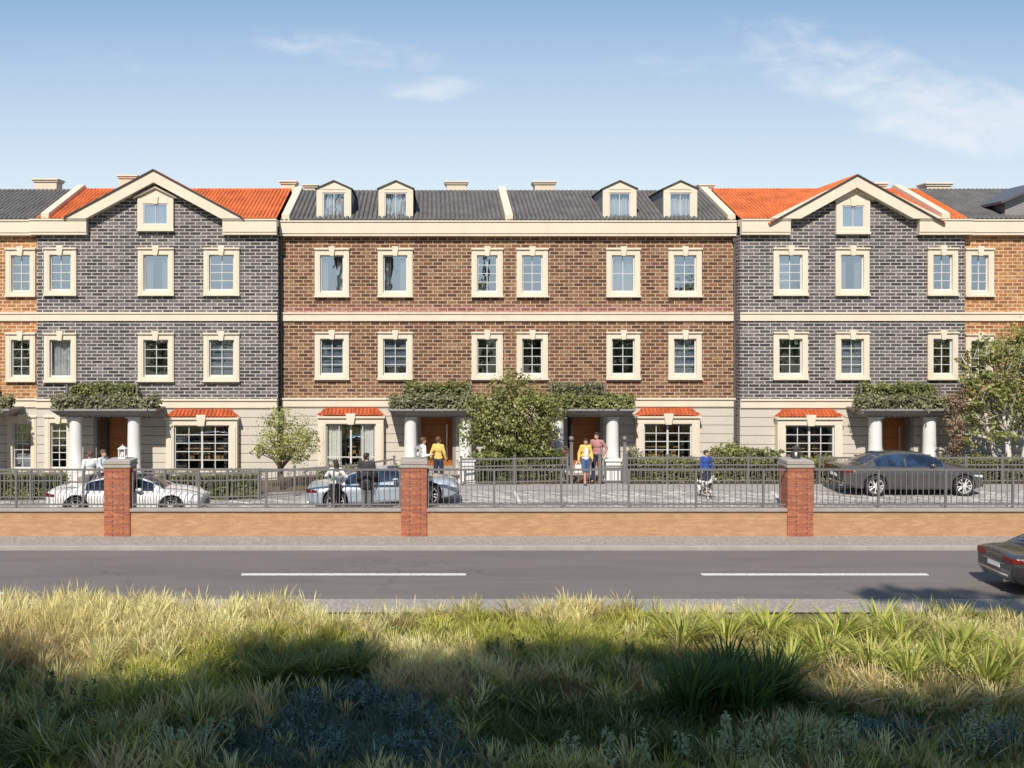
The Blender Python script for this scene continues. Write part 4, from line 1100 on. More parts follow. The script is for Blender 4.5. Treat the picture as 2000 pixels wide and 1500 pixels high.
    gl = MB(); vs = []
    for xx, zb, zr, wb_, wr in sts:
        hh = max(zr-zb, .004)
        ring = [(-wb_, zb-.03), (-(wb_*.45+wr*.55), zb+hh*.55), (-wr, zb+hh*.90), (-wr*.82, zb+hh*.985), (0, zr+.012), (wr*.82, zb+hh*.985), (wr, zb+hh*.90), (wb_*.45+wr*.55, zb+hh*.55), (wb_, zb-.03)]
        vs += [(xx, a, b) for a, b in ring]
    q = 9; fs = []; mi = []
    for i in range(N2):
        xm = (sts[i][0]+sts[i+1][0])/2
        for j in range(q-1):
            fs.append((i*q+j, (i+1)*q+j, (i+1)*q+j+1, i*q+j+1))
            roof = (c1-.02 < xm < c2+.02) and 2 <= j <= 5
            side = j in (0, 1, 6, 7)
            pillar = side and (xm < c0+(c1-c0)*.42 or xm > c3-(c3-c2)*.30)
            edge = j in (2, 5)
            mi.append(1 if roof or edge or pillar else 0)
    gl.add(vs, fs); gl.mi = mi
    cb = gl.build('cabin', [M['car_glass'], M[paint]], r, smooth=True, world=False)
    # B pillars and window line
    xm = (c1+c2)/2-.05
    for sg in (-1, 1):
        mb = MB()
        st = min(sts, key=lambda s: abs(s[0]-xm)); zb, zr, wb_, wr = st[1:]; hh = zr-zb
        a = Vector((xm, sg*(wb_+.004), zb)); b = Vector((xm, sg*((wb_*.45+wr*.55)+.006), zb+hh*.55)); c = Vector((xm, sg*(wr+.006), zb+hh*.88))
        mb.tube(a, b, .028, .026, 6); mb.tube(b, c, .026, .024, 6)
        mb.build('door_pillar', M['black_plastic'], r, world=False)
    # details on the body
    def side_y(xx, k=1.0): return interp(hw, xx)*k
    for sg in (-1, 1):
        mb = MB()                                  # door seams, drawn as thin gaps
        for xx in (xm, c2+.42, c1-.45 if H > 1.3 else None):
            if xx is None: continue
            pts = [(xx, sg*(side_y(xx)*.962), interp(top, xx)*.985), (xx+.01, sg*(side_y(xx)*1.003), interp(top,xx)*.70), (xx, sg*(side_y(xx)*.985), .34)]
            for a, b in zip(pts, pts[1:]): mb.tube(a, b, .006, .006, 4)
        mb.build('door_seam', M['black_plastic'], r, world=False)
        mb = MB(); xx = c2+.28                     # mirror
        mb.ell((xx, sg*(side_y(xx)*.93+.11), belt+.06), (.10, .085, .06)); mb.tube((xx, sg*side_y(xx)*.86, belt+.0), (xx, sg*(side_y(xx)*.93+.07), belt+.05), .02)
        mb.build('mirror', M[paint], r, smooth=True, world=False)
        for xx in ((xm-.15, c2-.05+.1) if H > 1.3 else (xm-.15,)):
            mb = MB(); mb.box(xx-.09, xx+.09, sg*side_y(xx)-.012 if sg > 0 else sg*side_y(xx)-.014, sg*side_y(xx)+.014 if sg > 0 else sg*side_y(xx)+.012, belt*.80, belt*.80+.025)
            mb.build('door_handle', M['chrome'], r, world=False, bevel=.005)
        # lamps wrap the corners
        mb = MB()
        for a in np.linspace(0, 1, 7)[:-1]:
            xa = xf-.05-.36*a; xb = xf-.05-.36*(a+1/6)
            za, zb2 = nose-.16+.07*a, nose-.16+.07*(a+1/6)
            ya, yb = side_y(xa, 1.004), side_y(xb, 1.004); h_ = .085*(1-.55*a); h2 = .085*(1-.55*(a+1/6))
            f_ = [(xa, sg*ya, za), (xb, sg*yb, zb2), (xb, sg*(yb*.985), zb2+h2), (xa, sg*(ya*.985), za+h_)]
            o_ = [(p[0]+.012, p[1]+sg*.012, p[2]) for p in f_]
            mb.add(f_+o_, [(0,1,2,3),(7,6,5,4),(0,4,5,1),(1,5,6,2),(2,6,7,3),(3,7,4,0)])
        mb.build('headlight', M['lamp_white'], r, world=False)
        mb = MB()
        for a in np.linspace(0, 1, 7)[:-1]:
            xa = xr+.02+.30*a; xb = xr+.02+.30*(a+1/6); zt = belt*.80
            ya, yb = side_y(xa, 1.003), side_y(xb, 1.003); h_ = .12*(1-.5*a); h2 = .12*(1-.5*(a+1/6))
            f_ = [(xa, sg*ya, zt), (xb, sg*yb, zt+.02), (xb, sg*(yb*.995), zt+.02+h2), (xa, sg*(ya*.99), zt+h_)]
            o_ = [(p[0]-.012, p[1]+sg*.012, p[2]) for p in f_]
            mb.add(f_+o_, [(0,1,2,3),(7,6,5,4),(0,4,5,1),(1,5,6,2),(2,6,7,3),(3,7,4,0)])
        mb.box(xr-.014, xr+.006, min(sg*.40, sg*side_y(xr)), max(sg*.40, sg*side_y(xr)), belt*.80, belt*.80+.11)
        mb.build('tail_light', M['lamp_red'], r, world=False)
    mb = MB(); mb.box(xf-.02, xf+.012, -.42, .42, nose-.34, nose-.18); mb.box(xf-.06, xf+.004, -.62, .62, .26, .36); mb.build('grille', M['black_plastic'], r, world=False, bevel=.01)
    mb = MB(); mb.box(xr-.012, xr+.05, -.66, .66, .44, .50); mb.box(xr-.016, xr+.02, -.50, .50, belt*.72, belt*.745); mb.build('bumper_trim', M['chrome'] if plate else M['black_plastic'], r, world=False, bevel=.006)
    mb = MB(); mb.box(xr-.014, xr+.01, -.26, .26, belt*.60, belt*.60+.11); mb.build('number_plate', M['white'], r, world=False)
    mb = MB(); mb.tube((xr-.02, -.5, .33), (xr+.12, -.5, .33), .045, n=12); mb.tube((xr-.02, .5, .33), (xr+.12, .5, .33), .045, n=12); mb.build('exhaust', M['chrome'], r, world=False)
    for xc in (xrw, xfw):
        for sg in (-1, 1):
            yo = sg*(W/2-.015); yi = sg*(W/2-.22)
            mb = MB(); k = 32; prof = [(rw-.09, yi), (rw-.015, yi), (rw, yi-(yi-yo)*.12), (rw, yo+(yi-yo)*.12), (rw-.018, yo), (rw-.085, yo+(yi-yo)*.04)]
            vs = [(xc+a*math.cos(2*math.pi*i/k), b, rw+a*math.sin(2*math.pi*i/k)) for a, b in prof for i in range(k)]
            fs = [(j*k+i, j*k+(i+1)%k, ((j+1)%6)*k+(i+1)%k, ((j+1)%6)*k+i) for j in range(6) for i in range(k)]
            mb.add(vs, fs); wh = mb.build('wheel', M['rubber'], r, smooth=True, world=False)
            mb = MB(); ry = yo+(yi-yo)*.10
            R0 = rw-.082
            mb.tube((xc, ry, rw), (xc, ry-sg*.05, rw), .055, .05, 12)
            for i in range(rim_n):
                t_ = 2*math.pi*(i+.5*(i % 2)*.6)/rim_n; dx, dz = math.cos(t_), math.sin(t_)
                mb.tube((xc+dx*.04, ry-sg*.02, rw+dz*.04), (xc+dx*R0, ry-sg*.005, rw+dz*R0), .022, .018, 6)
            prof = [(R0+.004, ry+sg*.0), (R0-.02, ry+sg*.0), (R0-.02, yi), (R0+.004, yi)]
            vs = [(xc+a*math.cos(2*math.pi*i/k), b, rw+a*math.sin(2*math.pi*i/k)) for a, b in prof for i in range(k)]
            mb.add(vs, [(j*k+i, j*k+(i+1)%k, ((j+1)%4)*k+(i+1)%k, ((j+1)%4)*k+i) for j in range(4) for i in range(k)])
            mb.build('rim', M['alloy'], wh, world=False)
            mb = MB(); mb.tube((xc, yi-sg*(-.02), rw), (xc, yi+sg*.045, rw), R0-.03, n=24); mb.build('brake', M['black_plastic'], wh, world=False)
    r.location = (x, y, z); r.rotation_euler = (0, pitch, 0)
    return r
# white coupe: wheels at px 147 and 334
yC = 32.35; nearw = yC-.92
def place(px_rear, y): return X_(px_rear, y)
s_ = 31.43
L, ro, wbq = 4.80, .98, 2.93
xr = X_(147, s_)-ro
car('white low coupe with blue-tinted windows, parked behind the left brick pillar', 'paint_white', L, 1.27, 1.84, wbq, ro, .86, .66, xr+L/2, yC, ground_z(-8)+.005,
    cabin=(-1.62, -.45, .25, 1.25), rw=.345, group='cars parked in the courtyard')
# pale blue coupe: wheels 656, 840
yC = 32.75; s_ = yC-.93; ro = .88; wbq = (840-656)*s_/2000; L = 4.74
xr = X_(656, s_)-ro; zr, zf = ground_z(X_(656, s_)), ground_z(X_(840, s_))
car('pale blue low coupe parked behind the middle brick pillar', 'paint_blue', L, 1.24, 1.86, wbq, ro, .84, .64, xr+L/2, yC, (zr+zf)/2+.01, pitch=-math.atan2(zf-zr, wbq),
    cabin=(-1.70, -.50, .15, 1.15), rw=.35, group='cars parked in the courtyard')
# dark grey saloon: wheels 1712, 1885
yC = 34.6; s_ = yC-.92; wbq = (1885-1712)*s_/2000; ro = 1.05; L = 4.72
xr = X_(1712, s_)-ro
car('dark grey saloon parked on its own at the right of the courtyard', 'paint_dark', L, 1.385, 1.84, wbq, ro, .95, .74, xr+L/2, yC, .01,
    cabin=(-1.62, -.72, .28, 1.30), rw=.335, group='cars parked in the courtyard')
# road car, only its tail in the frame
yC = 25.55+.2; L = 4.75; far = yC+.92
car('dark saloon driving out of the frame on the road at right', 'paint_brown', L, 1.42, 1.86, 2.85, 1.05, .98, .76, X_(1926, yC)+L/2, yC-.35, ROAD+.005,
    cabin=(-1.72, -.80, .28, 1.32), rw=.335, plate=True, group=None)

# ------------------------------------------------------------------ people
M['skin'] = plain('skin', (.55,.32,.23), .55, var=.05); M['hair_dark'] = plain('hair_dark', (.035,.022,.016), .6); M['hair_brown'] = plain('hair_brown', (.12,.06,.03), .6)
M['hair_fair'] = plain('hair_fair', (.42,.28,.14), .6)
for nme, c in (('cloth_white', (.78,.77,.75)), ('cloth_black', (.035,.035,.038)), ('cloth_yellow', (.72,.48,.13)), ('denim', (.05,.10,.22)), ('cloth_maroon', (.42,.20,.20)), ('cloth_blue', (.03,.07,.28)),
               ('cloth_grey', (.16,.16,.17)), ('cloth_navy', (.03,.035,.07)), ('cloth_pink', (.62,.40,.36)), ('cloth_pale', (.62,.68,.75)), ('shoe', (.05,.045,.04)), ('bag', (.78,.72,.68))):
    M[nme] = plain(nme, c, .85, var=.1, vs=8, bump=.2, bs_=60)
def fuse(mb, name, mat, parent, voxel=.012, smooth=3):
    o = mb.build(name, mat, parent, smooth=True, world=False)
    md = o.modifiers.new('r', 'REMESH'); md.mode = 'VOXEL'; md.voxel_size = voxel; md.use_smooth_shade = True
    if smooth: sm = o.modifiers.new('s', 'SMOOTH'); sm.iterations = smooth; sm.factor = .5
    dg = bpy.context.evaluated_depsgraph_get(); me = bpy.data.meshes.new_from_object(o.evaluated_get(dg))
    o.modifiers.clear(); old = o.data; o.data = me; bpy.data.meshes.remove(old)
    me.polygons.foreach_set('use_smooth', [True]*len(me.polygons))
    return o
def person(label, x, y, rz, h=1.72, top='cloth_white', bottom='cloth_black', hair='hair_dark', female=False, stride=.0, arms=((.30,.95,0),(.30,.95,0)), elbows=None, long_hair=False,
           coat=None, shorts=False, skirtlen=None, sleeve=1.0, lean=0., z=None, group=None, bag=False, inner=None, headturn=0.):
    """local frame: person faces -Y. arms: wrist position (out, z, forward) for right(-x) and left(+x)"""
    z = ground_z(x) if z is None else z
    r = thing('person', label, 'person', (x, y, z), rz, group)
    k = h/1.72; V3 = lambda a, b, c: Vector((a*k, b*k, c*k))
    sw = .155 if female else .185; hp = .095
    hip = [V3(-hp, 0, .92), V3(hp, 0, .92)]
    ank = [V3(-hp*.95, -stride*.5, .09), V3(hp*.95, stride*.5, .09)]
    kn = [V3(-hp, -stride*.32-.02, .50), V3(hp, stride*.10-.03, .50)]
    sh = [V3(-sw, -lean*.2, 1.43), V3(sw, -lean*.2, 1.43)]
    wr = [V3(-a[0], -a[2], a[1]) if i == 0 else V3(a[0], -a[2], a[1]) for i, a in enumerate(arms)]
    el = []
    for i in (0, 1):
        if elbows and elbows[i]: e = elbows[i]; el.append(V3((-1 if i == 0 else 1)*e[0], -e[2], e[1]))
        else: el.append((sh[i]+wr[i])/2+V3((-1 if i == 0 else 1)*.035, .05, 0))
    neck = V3(0, -lean*.2-.005, 1.49); head = V3(0, -lean*.25-.02, 1.615)
    mb = MB(); K = k
    for i in (0, 1):
        mb.cap_(hip[i], .085*K, kn[i], .055*K); mb.cap_(kn[i], .055*K, kn[i].lerp(ank[i], .35), .056*K); mb.cap_(kn[i].lerp(ank[i], .35), .056*K, ank[i], .036*K)
        mb.cap_(ank[i], .036*K, ank[i]+V3(0,-.13,-.05), .032*K)
        mb.cap_(sh[i], .052*K, el[i], .038*K); mb.cap_(el[i], .038*K, wr[i], .025*K)
        d = (wr[i]-el[i]).normalized()
        palm = wr[i]+d*.055*K
        sd = d.cross(Vector((1,0,0))); sd = sd.normalized() if sd.length > .1 else Vector((0,1,0))
        inw = Vector((1 if i == 0 else -1, 0, 0))
        mb.cap_(wr[i], .022*K, palm-sd*.015*K, .021*K); mb.cap_(palm-sd*.018*K, .020*K, palm+sd*.018*K, .020*K)
        for f_, (o_, ln) in enumerate(((-.030, .058), (-.010, .068), (.010, .064), (.030, .05))):
            a = palm+d*.025*K+sd*o_*K; b = a+d*ln*.55*K+inw*.006*K; c = b+d*ln*.4*K+inw*.018*K
            mb.cap_(a, .0092*K, b, .0085*K, 6); mb.cap_(b, .0085*K, c, .0072*K, 6)
        a = wr[i]+d*.03*K-sd*.022*K; b = a-sd*.03*K+d*.025*K; mb.cap_(a, .011*K, b+d*.02*K, .008*K, 6)
    mb.ell(V3(0, 0, .97), (.15*K, .105*K, .12*K)); mb.ell(V3(0, -.0, 1.12), ((.125 if female else .145)*K, .095*K, .15*K)); mb.ell(V3(0, -lean*.1, 1.30), ((.15 if female else .175)*K, .11*K, .16*K))
    mb.cap_(sh[0], .055*K, sh[1], .055*K); mb.cap_(V3(0,0,1.42), .06*K, neck+V3(0,-.01,.04), .05*K)
    hr = Matrix.Rotation(headturn, 3, 'Z')
    def HP(a, b, c): return head+hr@V3(a, b, c)
    mb.ell(head+V3(0,.012,.02), (.078*K, .095*K, .10*K)); mb.ell(HP(0,-.025,-.045), (.058*K, .068*K, .065*K))
    mb.cap_(HP(0,-.092,.0), .010*K, HP(0,-.108,-.024), .014*K, 6)
    for sg in (-1, 1): mb.ell(HP(sg*.078, .01, -.01), (.012*K, .022*K, .032*K))
    mb.cap_(HP(-.02,-.088,-.058), .009*K, HP(.02,-.088,-.058), .009*K, 6)
    fuse(mb, 'body', M['skin'], r, .0115, 2)
    mb = MB()
    for sg in (-1, 1): mb.ell(HP(sg*.032, -.084, .006), (.013*K, .008*K, .008*K))
    mb.build('eyes', M['hair_dark'], r, smooth=True, world=False)
    mb = MB(); mb.ell(HP(0,.03,.035), (.090*K, .100*K, .105*K)); mb.ell(HP(0,-.02,.085), (.078*K,.085*K,.045*K))
    if long_hair:
        mb.cap_(HP(0,.07,.0), .075*K, HP(0,.10,-.20), .06*K); mb.cap_(HP(-.05,.06,0), .045*K, HP(-.05,.09,-.20), .04*K); mb.cap_(HP(.05,.06,0), .045*K, HP(.05,.09,-.20), .04*K)
    fuse(mb, 'hair', M[hair], r, .013, 2)
    # trousers or shorts
    mb = MB()
    for i in (0, 1):
        mb.cap_(hip[i], .100*K, kn[i], .070*K)
        if not shorts: mb.cap_(kn[i], .070*K, ank[i]+V3(0,0,.03), .056*K)
    mb.ell(V3(0, 0, .97), (.166*K, .122*K, .125*K))
    fuse(mb, 'shorts' if shorts else 'trousers', M[bottom], r, .013, 3)
    # top
    def torso(mb, g, zlow=.98):
        mb.ell(V3(0, 0, 1.12), ((.138 if female else .158)*K+g, .108*K+g, .17*K)); mb.ell(V3(0, -lean*.1, 1.31), ((.163 if female else .188)*K+g, .122*K+g, .155*K+g))
        mb.cap_(sh[0], .066*K+g, sh[1], .066*K+g); mb.ell(V3(0, 0, zlow+.04), (.168*K+g, .125*K+g, .11*K))
    mb = MB(); torso(mb, 0)
    if not coat:
        for i in (0, 1):
            e = el[i]; w_ = el[i].lerp(wr[i], .92) if sleeve >= 1 else el[i]
            if sleeve >= 1: mb.cap_(sh[i], .066*K, e, .052*K); mb.cap_(e, .052*K, w_, .040*K)
            else: mb.cap_(sh[i], .068*K, sh[i].lerp(e, .75), .058*K)
    fuse(mb, 'shirt', M[inner if (coat and inner) else top], r, .013, 3)
    if coat:
        mb = MB(); zl = .72 if coat == 'long' else .95
        op = 0 if coat == 'long' else .0
        torso(mb, .016, zl+.1)
        if coat == 'long': mb.cap_(V3(-.07,.0,.98), .118*K, V3(-.085,.0,.74), .115*K); mb.cap_(V3(.07,.0,.98), .118*K, V3(.085,.0,.74), .115*K)
        for i in (0, 1): mb.cap_(sh[i], .078*K, el[i], .062*K); mb.cap_(el[i], .062*K, el[i].lerp(wr[i], .92), .05*K)
        mb2 = fuse(mb, 'jacket', M[top], r, .014, 3)
        if inner:   # open front: shirt panel shows between the lapels
            mb = MB(); mb.ell(V3(0, -.055, 1.20), (.095*K, .125*K, .25*K)); mb.ell(V3(0, -.04, 1.02), (.11*K, .122*K, .12*K)); fuse(mb, 'shirt_front', M[inner], r, .014, 2)
    for i in (0, 1):
        mb = MB(); a = ank[i]; mb.cap_(a+V3(0,.02,-.04), .044*K, a+V3(0,-.14,-.052), .036*K); mb.box(a.x-.042*K, a.x+.042*K, a.y-.165*K, a.y+.05*K, a.z-.092*K, a.z-.06*K)
        fuse(mb, 'shoe', M['shoe'], r, .012, 2)
    if bag:
        i = 0; p = wr[i]+V3(-.03, 0, -.30)
        b = thing('shopping_bag', 'pale shopping bag carried by the woman in the yellow jacket', 'bag', Vector((x, y, z))+Matrix.Rotation(rz, 3, 'Z')@p)
        b.rotation_euler = (0, 0, rz)
        mb = MB(); w2, d2, h2 = .12, .05, .28
        mb.add([(-w2,-d2,-h2/2),(w2,-d2,-h2/2),(w2,d2,-h2/2),(-w2,d2,-h2/2),(-w2*.9,-d2*.8,h2/2),(w2*.9,-d2*.8,h2/2),(w2*.9,d2*.8,h2/2),(-w2*.9,d2*.8,h2/2)],
            [(0,3,2,1),(0,1,5,4),(1,2,6,5),(2,3,7,6),(3,0,4,7),(4,5,6,7)]); mb.build('bag_body', M['bag'], b, world=False, bevel=.01)
        mb = MB()
        for sy in (-1, 1):
            pts = [Vector((-.08, sy*d2*.8, h2/2)), Vector((-.05, sy*.02, h2/2+.10)), Vector((.05, sy*.02, h2/2+.10)), Vector((.08, sy*d2*.8, h2/2))]
            for a, c in zip(pts, pts[1:]): mb.tube(a, c, .008, n=6)
        mb.build('bag_handles', M['bag'], b, world=False)
    return r
PI = math.pi
yP = 31.72
person('long-haired woman in a white top with hand on hip, by the pale blue car', X_(655, yP), yP, PI+.15, 1.66, 'cloth_white', 'cloth_black', 'hair_dark', True, .05,
       arms=((.22,1.02,-.02),(.20,1.30,.22)), elbows=((.36,1.18,-.08),(.30,1.22,-.02)), long_hair=True, headturn=.5)
person('man in a long black coat, seen from behind beside the pale blue car', X_(716, yP), yP, PI-.1, 1.78, 'cloth_black', 'cloth_grey', 'hair_dark', False, .04, coat='long', arms=((.25,.88,.02),(.25,.88,.02)), headturn=-.6)
yQ = 35.6
person('person with dark hair in a white top, just behind the middle brick pillar', X_(826, yQ), yQ, 1.9, 1.72, 'cloth_white', 'cloth_grey', 'hair_brown', True, .15, arms=((.20,1.15,.22),(.22,.95,.05)), elbows=((.24,1.12,.0),None), z=.0)
person('person in a yellow top and dark jeans by the orange front door', X_(856, yQ), yQ, PI-.5, 1.74, 'cloth_yellow', 'cloth_navy', 'hair_brown', True, .22, arms=((.24,.95,.1),(.25,.92,-.05)), z=.0)
yW = 36.0
person('woman in an open yellow jacket, white top and blue shorts walking by the gate', X_(1146, yW), yW+.25, .15, 1.60, 'cloth_yellow', 'denim', 'hair_dark', True, .42, coat='short', inner='cloth_white', shorts=True, arms=((.27,.90,.0),(.22,.98,.12)), bag=True, z=.005, headturn=-.5)
person('man in a maroon shirt and dark trousers walking beside the woman in yellow', X_(1167, yW+.5), yW+.6, -.6, 1.78, 'cloth_maroon', 'cloth_navy', 'hair_dark', False, .28, arms=((.24,.98,.10),(.25,.95,.06)), elbows=(None,(.32,1.2,-.1)), z=.005, headturn=-.4)
person('child in a blue sweater and dark trousers behind the white dog', X_(1379, 34.4), 34.4, .2, 1.42, 'cloth_blue', 'cloth_navy', 'hair_dark', False, .1, arms=((.24,.95,.12),(.25,.98,.08)), z=.0, headturn=.7)
person('person in a white shirt behind the white car, left of the left brick pillar', X_(176, 34.2), 34.2, PI+.6, 1.74, 'cloth_white', 'cloth_grey', 'hair_brown', False, .1, arms=((.26,.98,.1),(.26,.95,0)), z=-.33)
person('person in a pale blue shirt half hidden by the left brick pillar', X_(201, 34.6), 34.6, 1.2, 1.74, 'cloth_pale', 'cloth_navy', 'hair_brown', False, .1, arms=((.22,1.1,.2),(.24,.95,0)), z=-.33)

# dog
def dog(label, x, y, rz):
    r = thing('dog', label, 'dog', (x, y, 0), rz)
    mb = MB(); V = Vector                       # faces -Y
    mb.ell((0,-.13,.44), (.105,.15,.13)); mb.ell((0,.05,.45), (.09,.16,.105)); mb.ell((0,.22,.45), (.095,.12,.105))
    mb.cap_(V((0,-.22,.50)), .075, V((0,-.33,.66)), .055); mb.ell((0,-.37,.70), (.062,.075,.062)); mb.cap_(V((0,-.40,.69)), .04, V((0,-.50,.67)), .026)
    for sg in (-1, 1):
        mb.cap_(V((sg*.04,-.35,.75)), .018, V((sg*.062,-.33,.79)), .010)
        mb.cap_(V((sg*.07,-.17,.40)), .048, V((sg*.07,-.16,.24)), .028); mb.cap_(V((sg*.07,-.16,.24)), .028, V((sg*.07,-.19,.05)), .022); mb.cap_(V((sg*.07,-.19,.035)), .026, V((sg*.07,-.235,.028)), .022)
        mb.cap_(V((sg*.07,.24,.42)), .065, V((sg*.075,.17,.27)), .038); mb.cap_(V((sg*.075,.17,.27)), .034, V((sg*.075,.30,.17)), .023); mb.cap_(V((sg*.075,.30,.17)), .023, V((sg*.075,.27,.04)), .02); mb.cap_(V((sg*.075,.27,.03)), .025, V((sg*.075,.225,.026)), .021)
    mb.cap_(V((0,.33,.50)), .028, V((.02,.45,.60)), .022); mb.cap_(V((.02,.45,.60)), .022, V((.02,.47,.72)), .014)
    fuse(mb, 'body', M['dogcoat'], r, .012, 3)
    mb = MB(); mb.ell((0,-.523,.675), (.014,.01,.011))
    for sg in (-1, 1): mb.ell((sg*.033,-.428,.72), (.009,.008,.009))
    mb.build('nose_and_eyes', M['black_plastic'], r, smooth=True, world=False)
m, t, bs = newmat('dog_coat'); oc = objc(t); n = t.noise(oc, 4.5, 3).outputs[0]; f = t.noise(oc, 60, 3).outputs[0]
setin(t, bs, 'Base Color', t.mix(t.mapr(n, .50, .56), t.mix(f, (.66,.62,.58), (.8,.77,.73)), (.05,.045,.045))); bs.inputs['Roughness'].default_value = .9; M['dogcoat'] = m
dog('white dog with dark patches standing in front of the child in blue', X_(1377, 33.4), 33.4, .5)
# ------------------------------------------------------------------ tall trees behind the photographer: they shade the meadow
def tall_tree(label, x, y, h, blobs, n, seed, r0=.28, size=.34, mat='leaf_dark'):
    r = thing('tall_tree', label, 'tree', (x, y, ROAD), group='tall trees behind the meadow')
    mb = MB(); mb.tube((x, y, ROAD-.2), (x, y, ROAD+h*.45), r0*1.2, r0*.8, 12); mb.tube((x, y, ROAD+h*.45), (x+.2, y, ROAD+h*.85), r0*.8, r0*.2, 10)
    branches(mb, (x, y, ROAD+h*.4), [(x+b[0], y+b[1], ROAD+b[2]) for b in blobs], r0*.5, seed, 2)
    mb.build('trunk', M['bark'], r, smooth=True)
    P, N = crown_points([(x+b[0], y+b[1], ROAD+b[2], b[3], b[3], b[4]) for b in blobs], n, seed, .2)
    leaf_mesh('crown', P, N, size, M[mat], r, seed=seed)
def gp(px, py):
    y = 2000*(HC-ROAD)/(py-635); return (px-840)*y/2000, y
def shade_tree(label, targets, n, seed, zlo=20, zhi=24, back=3.0, **k):
    """targets (px, py, r): spots of the meadow its crown keeps in the shade"""
    g = random.Random(seed); B = []
    for px, py, r_ in targets:
        sx, sy = gp(px, py); z = g.uniform(zlo, zhi)
        B.append((sx-z*math.tan(SUN_AZ)*math.cos(SUN_AZ), sy-z*math.cos(SUN_AZ)/math.tan(SUN_EL), z, r_))
    x = sum(b[0] for b in B)/len(B); y = min(sum(b[1] for b in B)/len(B)-back, -2.5)
    tall_tree(label, x, y, zhi+2, [(b[0]-x, b[1]-y, b[2], b[3], b[3]*.8) for b in B], n, seed, **k)
shade_tree('tall dark tree far left of the camera, shading the left corner of the meadow', [(20,1415,1.4),(130,1440,1.4),(-150,1380,2),(280,1480,1.7),(60,1490,1.8),(-100,1480,2)], 14000, 61)
shade_tree('tall dark tree left of the camera, shading the blue-grey bushes', [(420,1415,1.5),(570,1320,1.4),(690,1385,1.9),(560,1410,1.9),(760,1430,2.0),(480,1480,1.8),(660,1490,2)], 20000, 62)
shade_tree('tall dark tree behind the camera, shading the middle of the meadow', [(900,1425,1.7),(1020,1325,1.2),(1190,1322,1.4),(1100,1390,1.9),(950,1490,1.9),(1200,1420,1.9),(1130,1480,1.9)], 20000, 63)
shade_tree('tall dark tree right of the camera, shading the dark spiky clumps', [(1390,1345,1.3),(1440,1410,1.7),(1320,1430,1.8),(1560,1445,1.4),(1400,1490,1.9),(1590,1480,1.8)], 18000, 64)
shade_tree('tall dark tree far right of the camera, shading the right corner', [(1720,1475,1.4),(1880,1490,1.3),(2050,1480,1.6),(1800,1500,1.7),(1960,1500,1.7)], 13000, 65)
# slim tree whose small crown throws the patch of shade across the road
shade_tree('slender tree with a small crown right of the camera, shading the road edge', [(1715,1163,.45),(1790,1166,.65),(1870,1171,.75),(1960,1180,.9)], 1800, 71, 28.5, 29.5, 1.0, r0=.10, size=.3)
# belt of trees added further back: dims low sky light, seen only in panes
for i, x in enumerate(range(-44, 52, 8)):
    hh = 9.5+2.5*math.sin(i*2.3)
    tall_tree('leafy tree, number %s from the left in the added belt behind the camera' % ('one','two','three','four','five','six','seven','eight','nine','ten','eleven','twelve')[i], x+rnd.uniform(-1.5,1.5), -34+rnd.uniform(-4,4), hh,
        [(0,0,hh*.82,2.4,2.2),(-2.4,0,hh*.6,2.6,2.4),(2.4,1,hh*.6,2.6,2.4),(0,-1,hh*.4,3.2,2.4)], 2400, 80+i, size=.55, mat='leaf_mid')

# ------------------------------------------------------------------ meadow
def blade_mesh(name, root, h, wd, lean, ang, colr, mat, segs=3, parent=None, curl=1.6, head=None, off=None):
    """numpy grass: root (n,3), h, wd, lean (n,), ang (n,), colr (n,3) -> one mesh of tapering bent blades"""
    n = len(root); t = np.linspace(0, 1, segs+1)
    dx, dy = np.cos(ang), np.sin(ang)
    ax = ang+np.pi/2+np.random.default_rng(1).normal(0, .6, n); wx, wy = np.cos(ax), np.sin(ax)
    rows = []
    for k in range(segs):
        s = t[k]; c = lean*(s**curl)
        px = root[:,0]+dx*c*h; py = root[:,1]+dy*c*h; pz = root[:,2]+h*(s-.35*lean*s*s)
        wdt = wd*(1-.55*s) if head is None else wd*(.6+.0*s)
        if head is not None and k == segs-1: wdt = wd*head
        rows += [np.stack([px-wx*wdt, py-wy*wdt, pz], 1), np.stack([px+wx*wdt, py+wy*wdt, pz], 1)]
    c = lean; tip = np.stack([root[:,0]+dx*c*h, root[:,1]+dy*c*h, root[:,2]+h*(1-.35*lean)], 1)
    V = np.concatenate([np.stack(rows, 1), tip[:, None]], 1); m_ = 2*segs+1
    V = V.reshape(-1, 3)
    if off is not None: V = V-np.array(off)
    base = (np.arange(n)*m_)[:, None]
    q = []
    for k in range(segs-1): q.append(base+np.array([2*k, 2*k+1, 2*k+3, 2*k+2]))
    quads = np.stack(q, 1).reshape(n, -1); tri = base+np.array([2*segs-2, 2*segs-1, 2*segs])
    loops = np.concatenate([quads, tri], 1).ravel()
    lt = np.tile(np.array([4]*(segs-1)+[3]), n); ls = np.concatenate([[0], np.cumsum(lt)[:-1]])
    me = bpy.data.meshes.new(name); me.vertices.add(len(V)); me.vertices.foreach_set('co', V.ravel().astype(np.float32))
    me.loops.add(len(loops)); me.loops.foreach_set('vertex_index', loops.astype(np.int32))
    me.polygons.add(len(lt)); me.polygons.foreach_set('loop_start', ls.astype(np.int32)); me.polygons.foreach_set('loop_total', lt.astype(np.int32))
    me.polygons.foreach_set('use_smooth', np.ones(len(lt), bool))
    me.update()
    at = me.color_attributes.new('tint', 'FLOAT_COLOR', 'POINT')
    C = np.ones((n, m_, 4), np.float32); C[:, :, :3] = colr[:, None, :]
    at.data.foreach_set('color', C.ravel())
    me.materials.append(mat)
    o = bpy.data.objects.new(name, me); COL.objects.link(o)
    if parent is not None: o.parent = parent
    return o
m, t, bs = newmat('grass_blade')
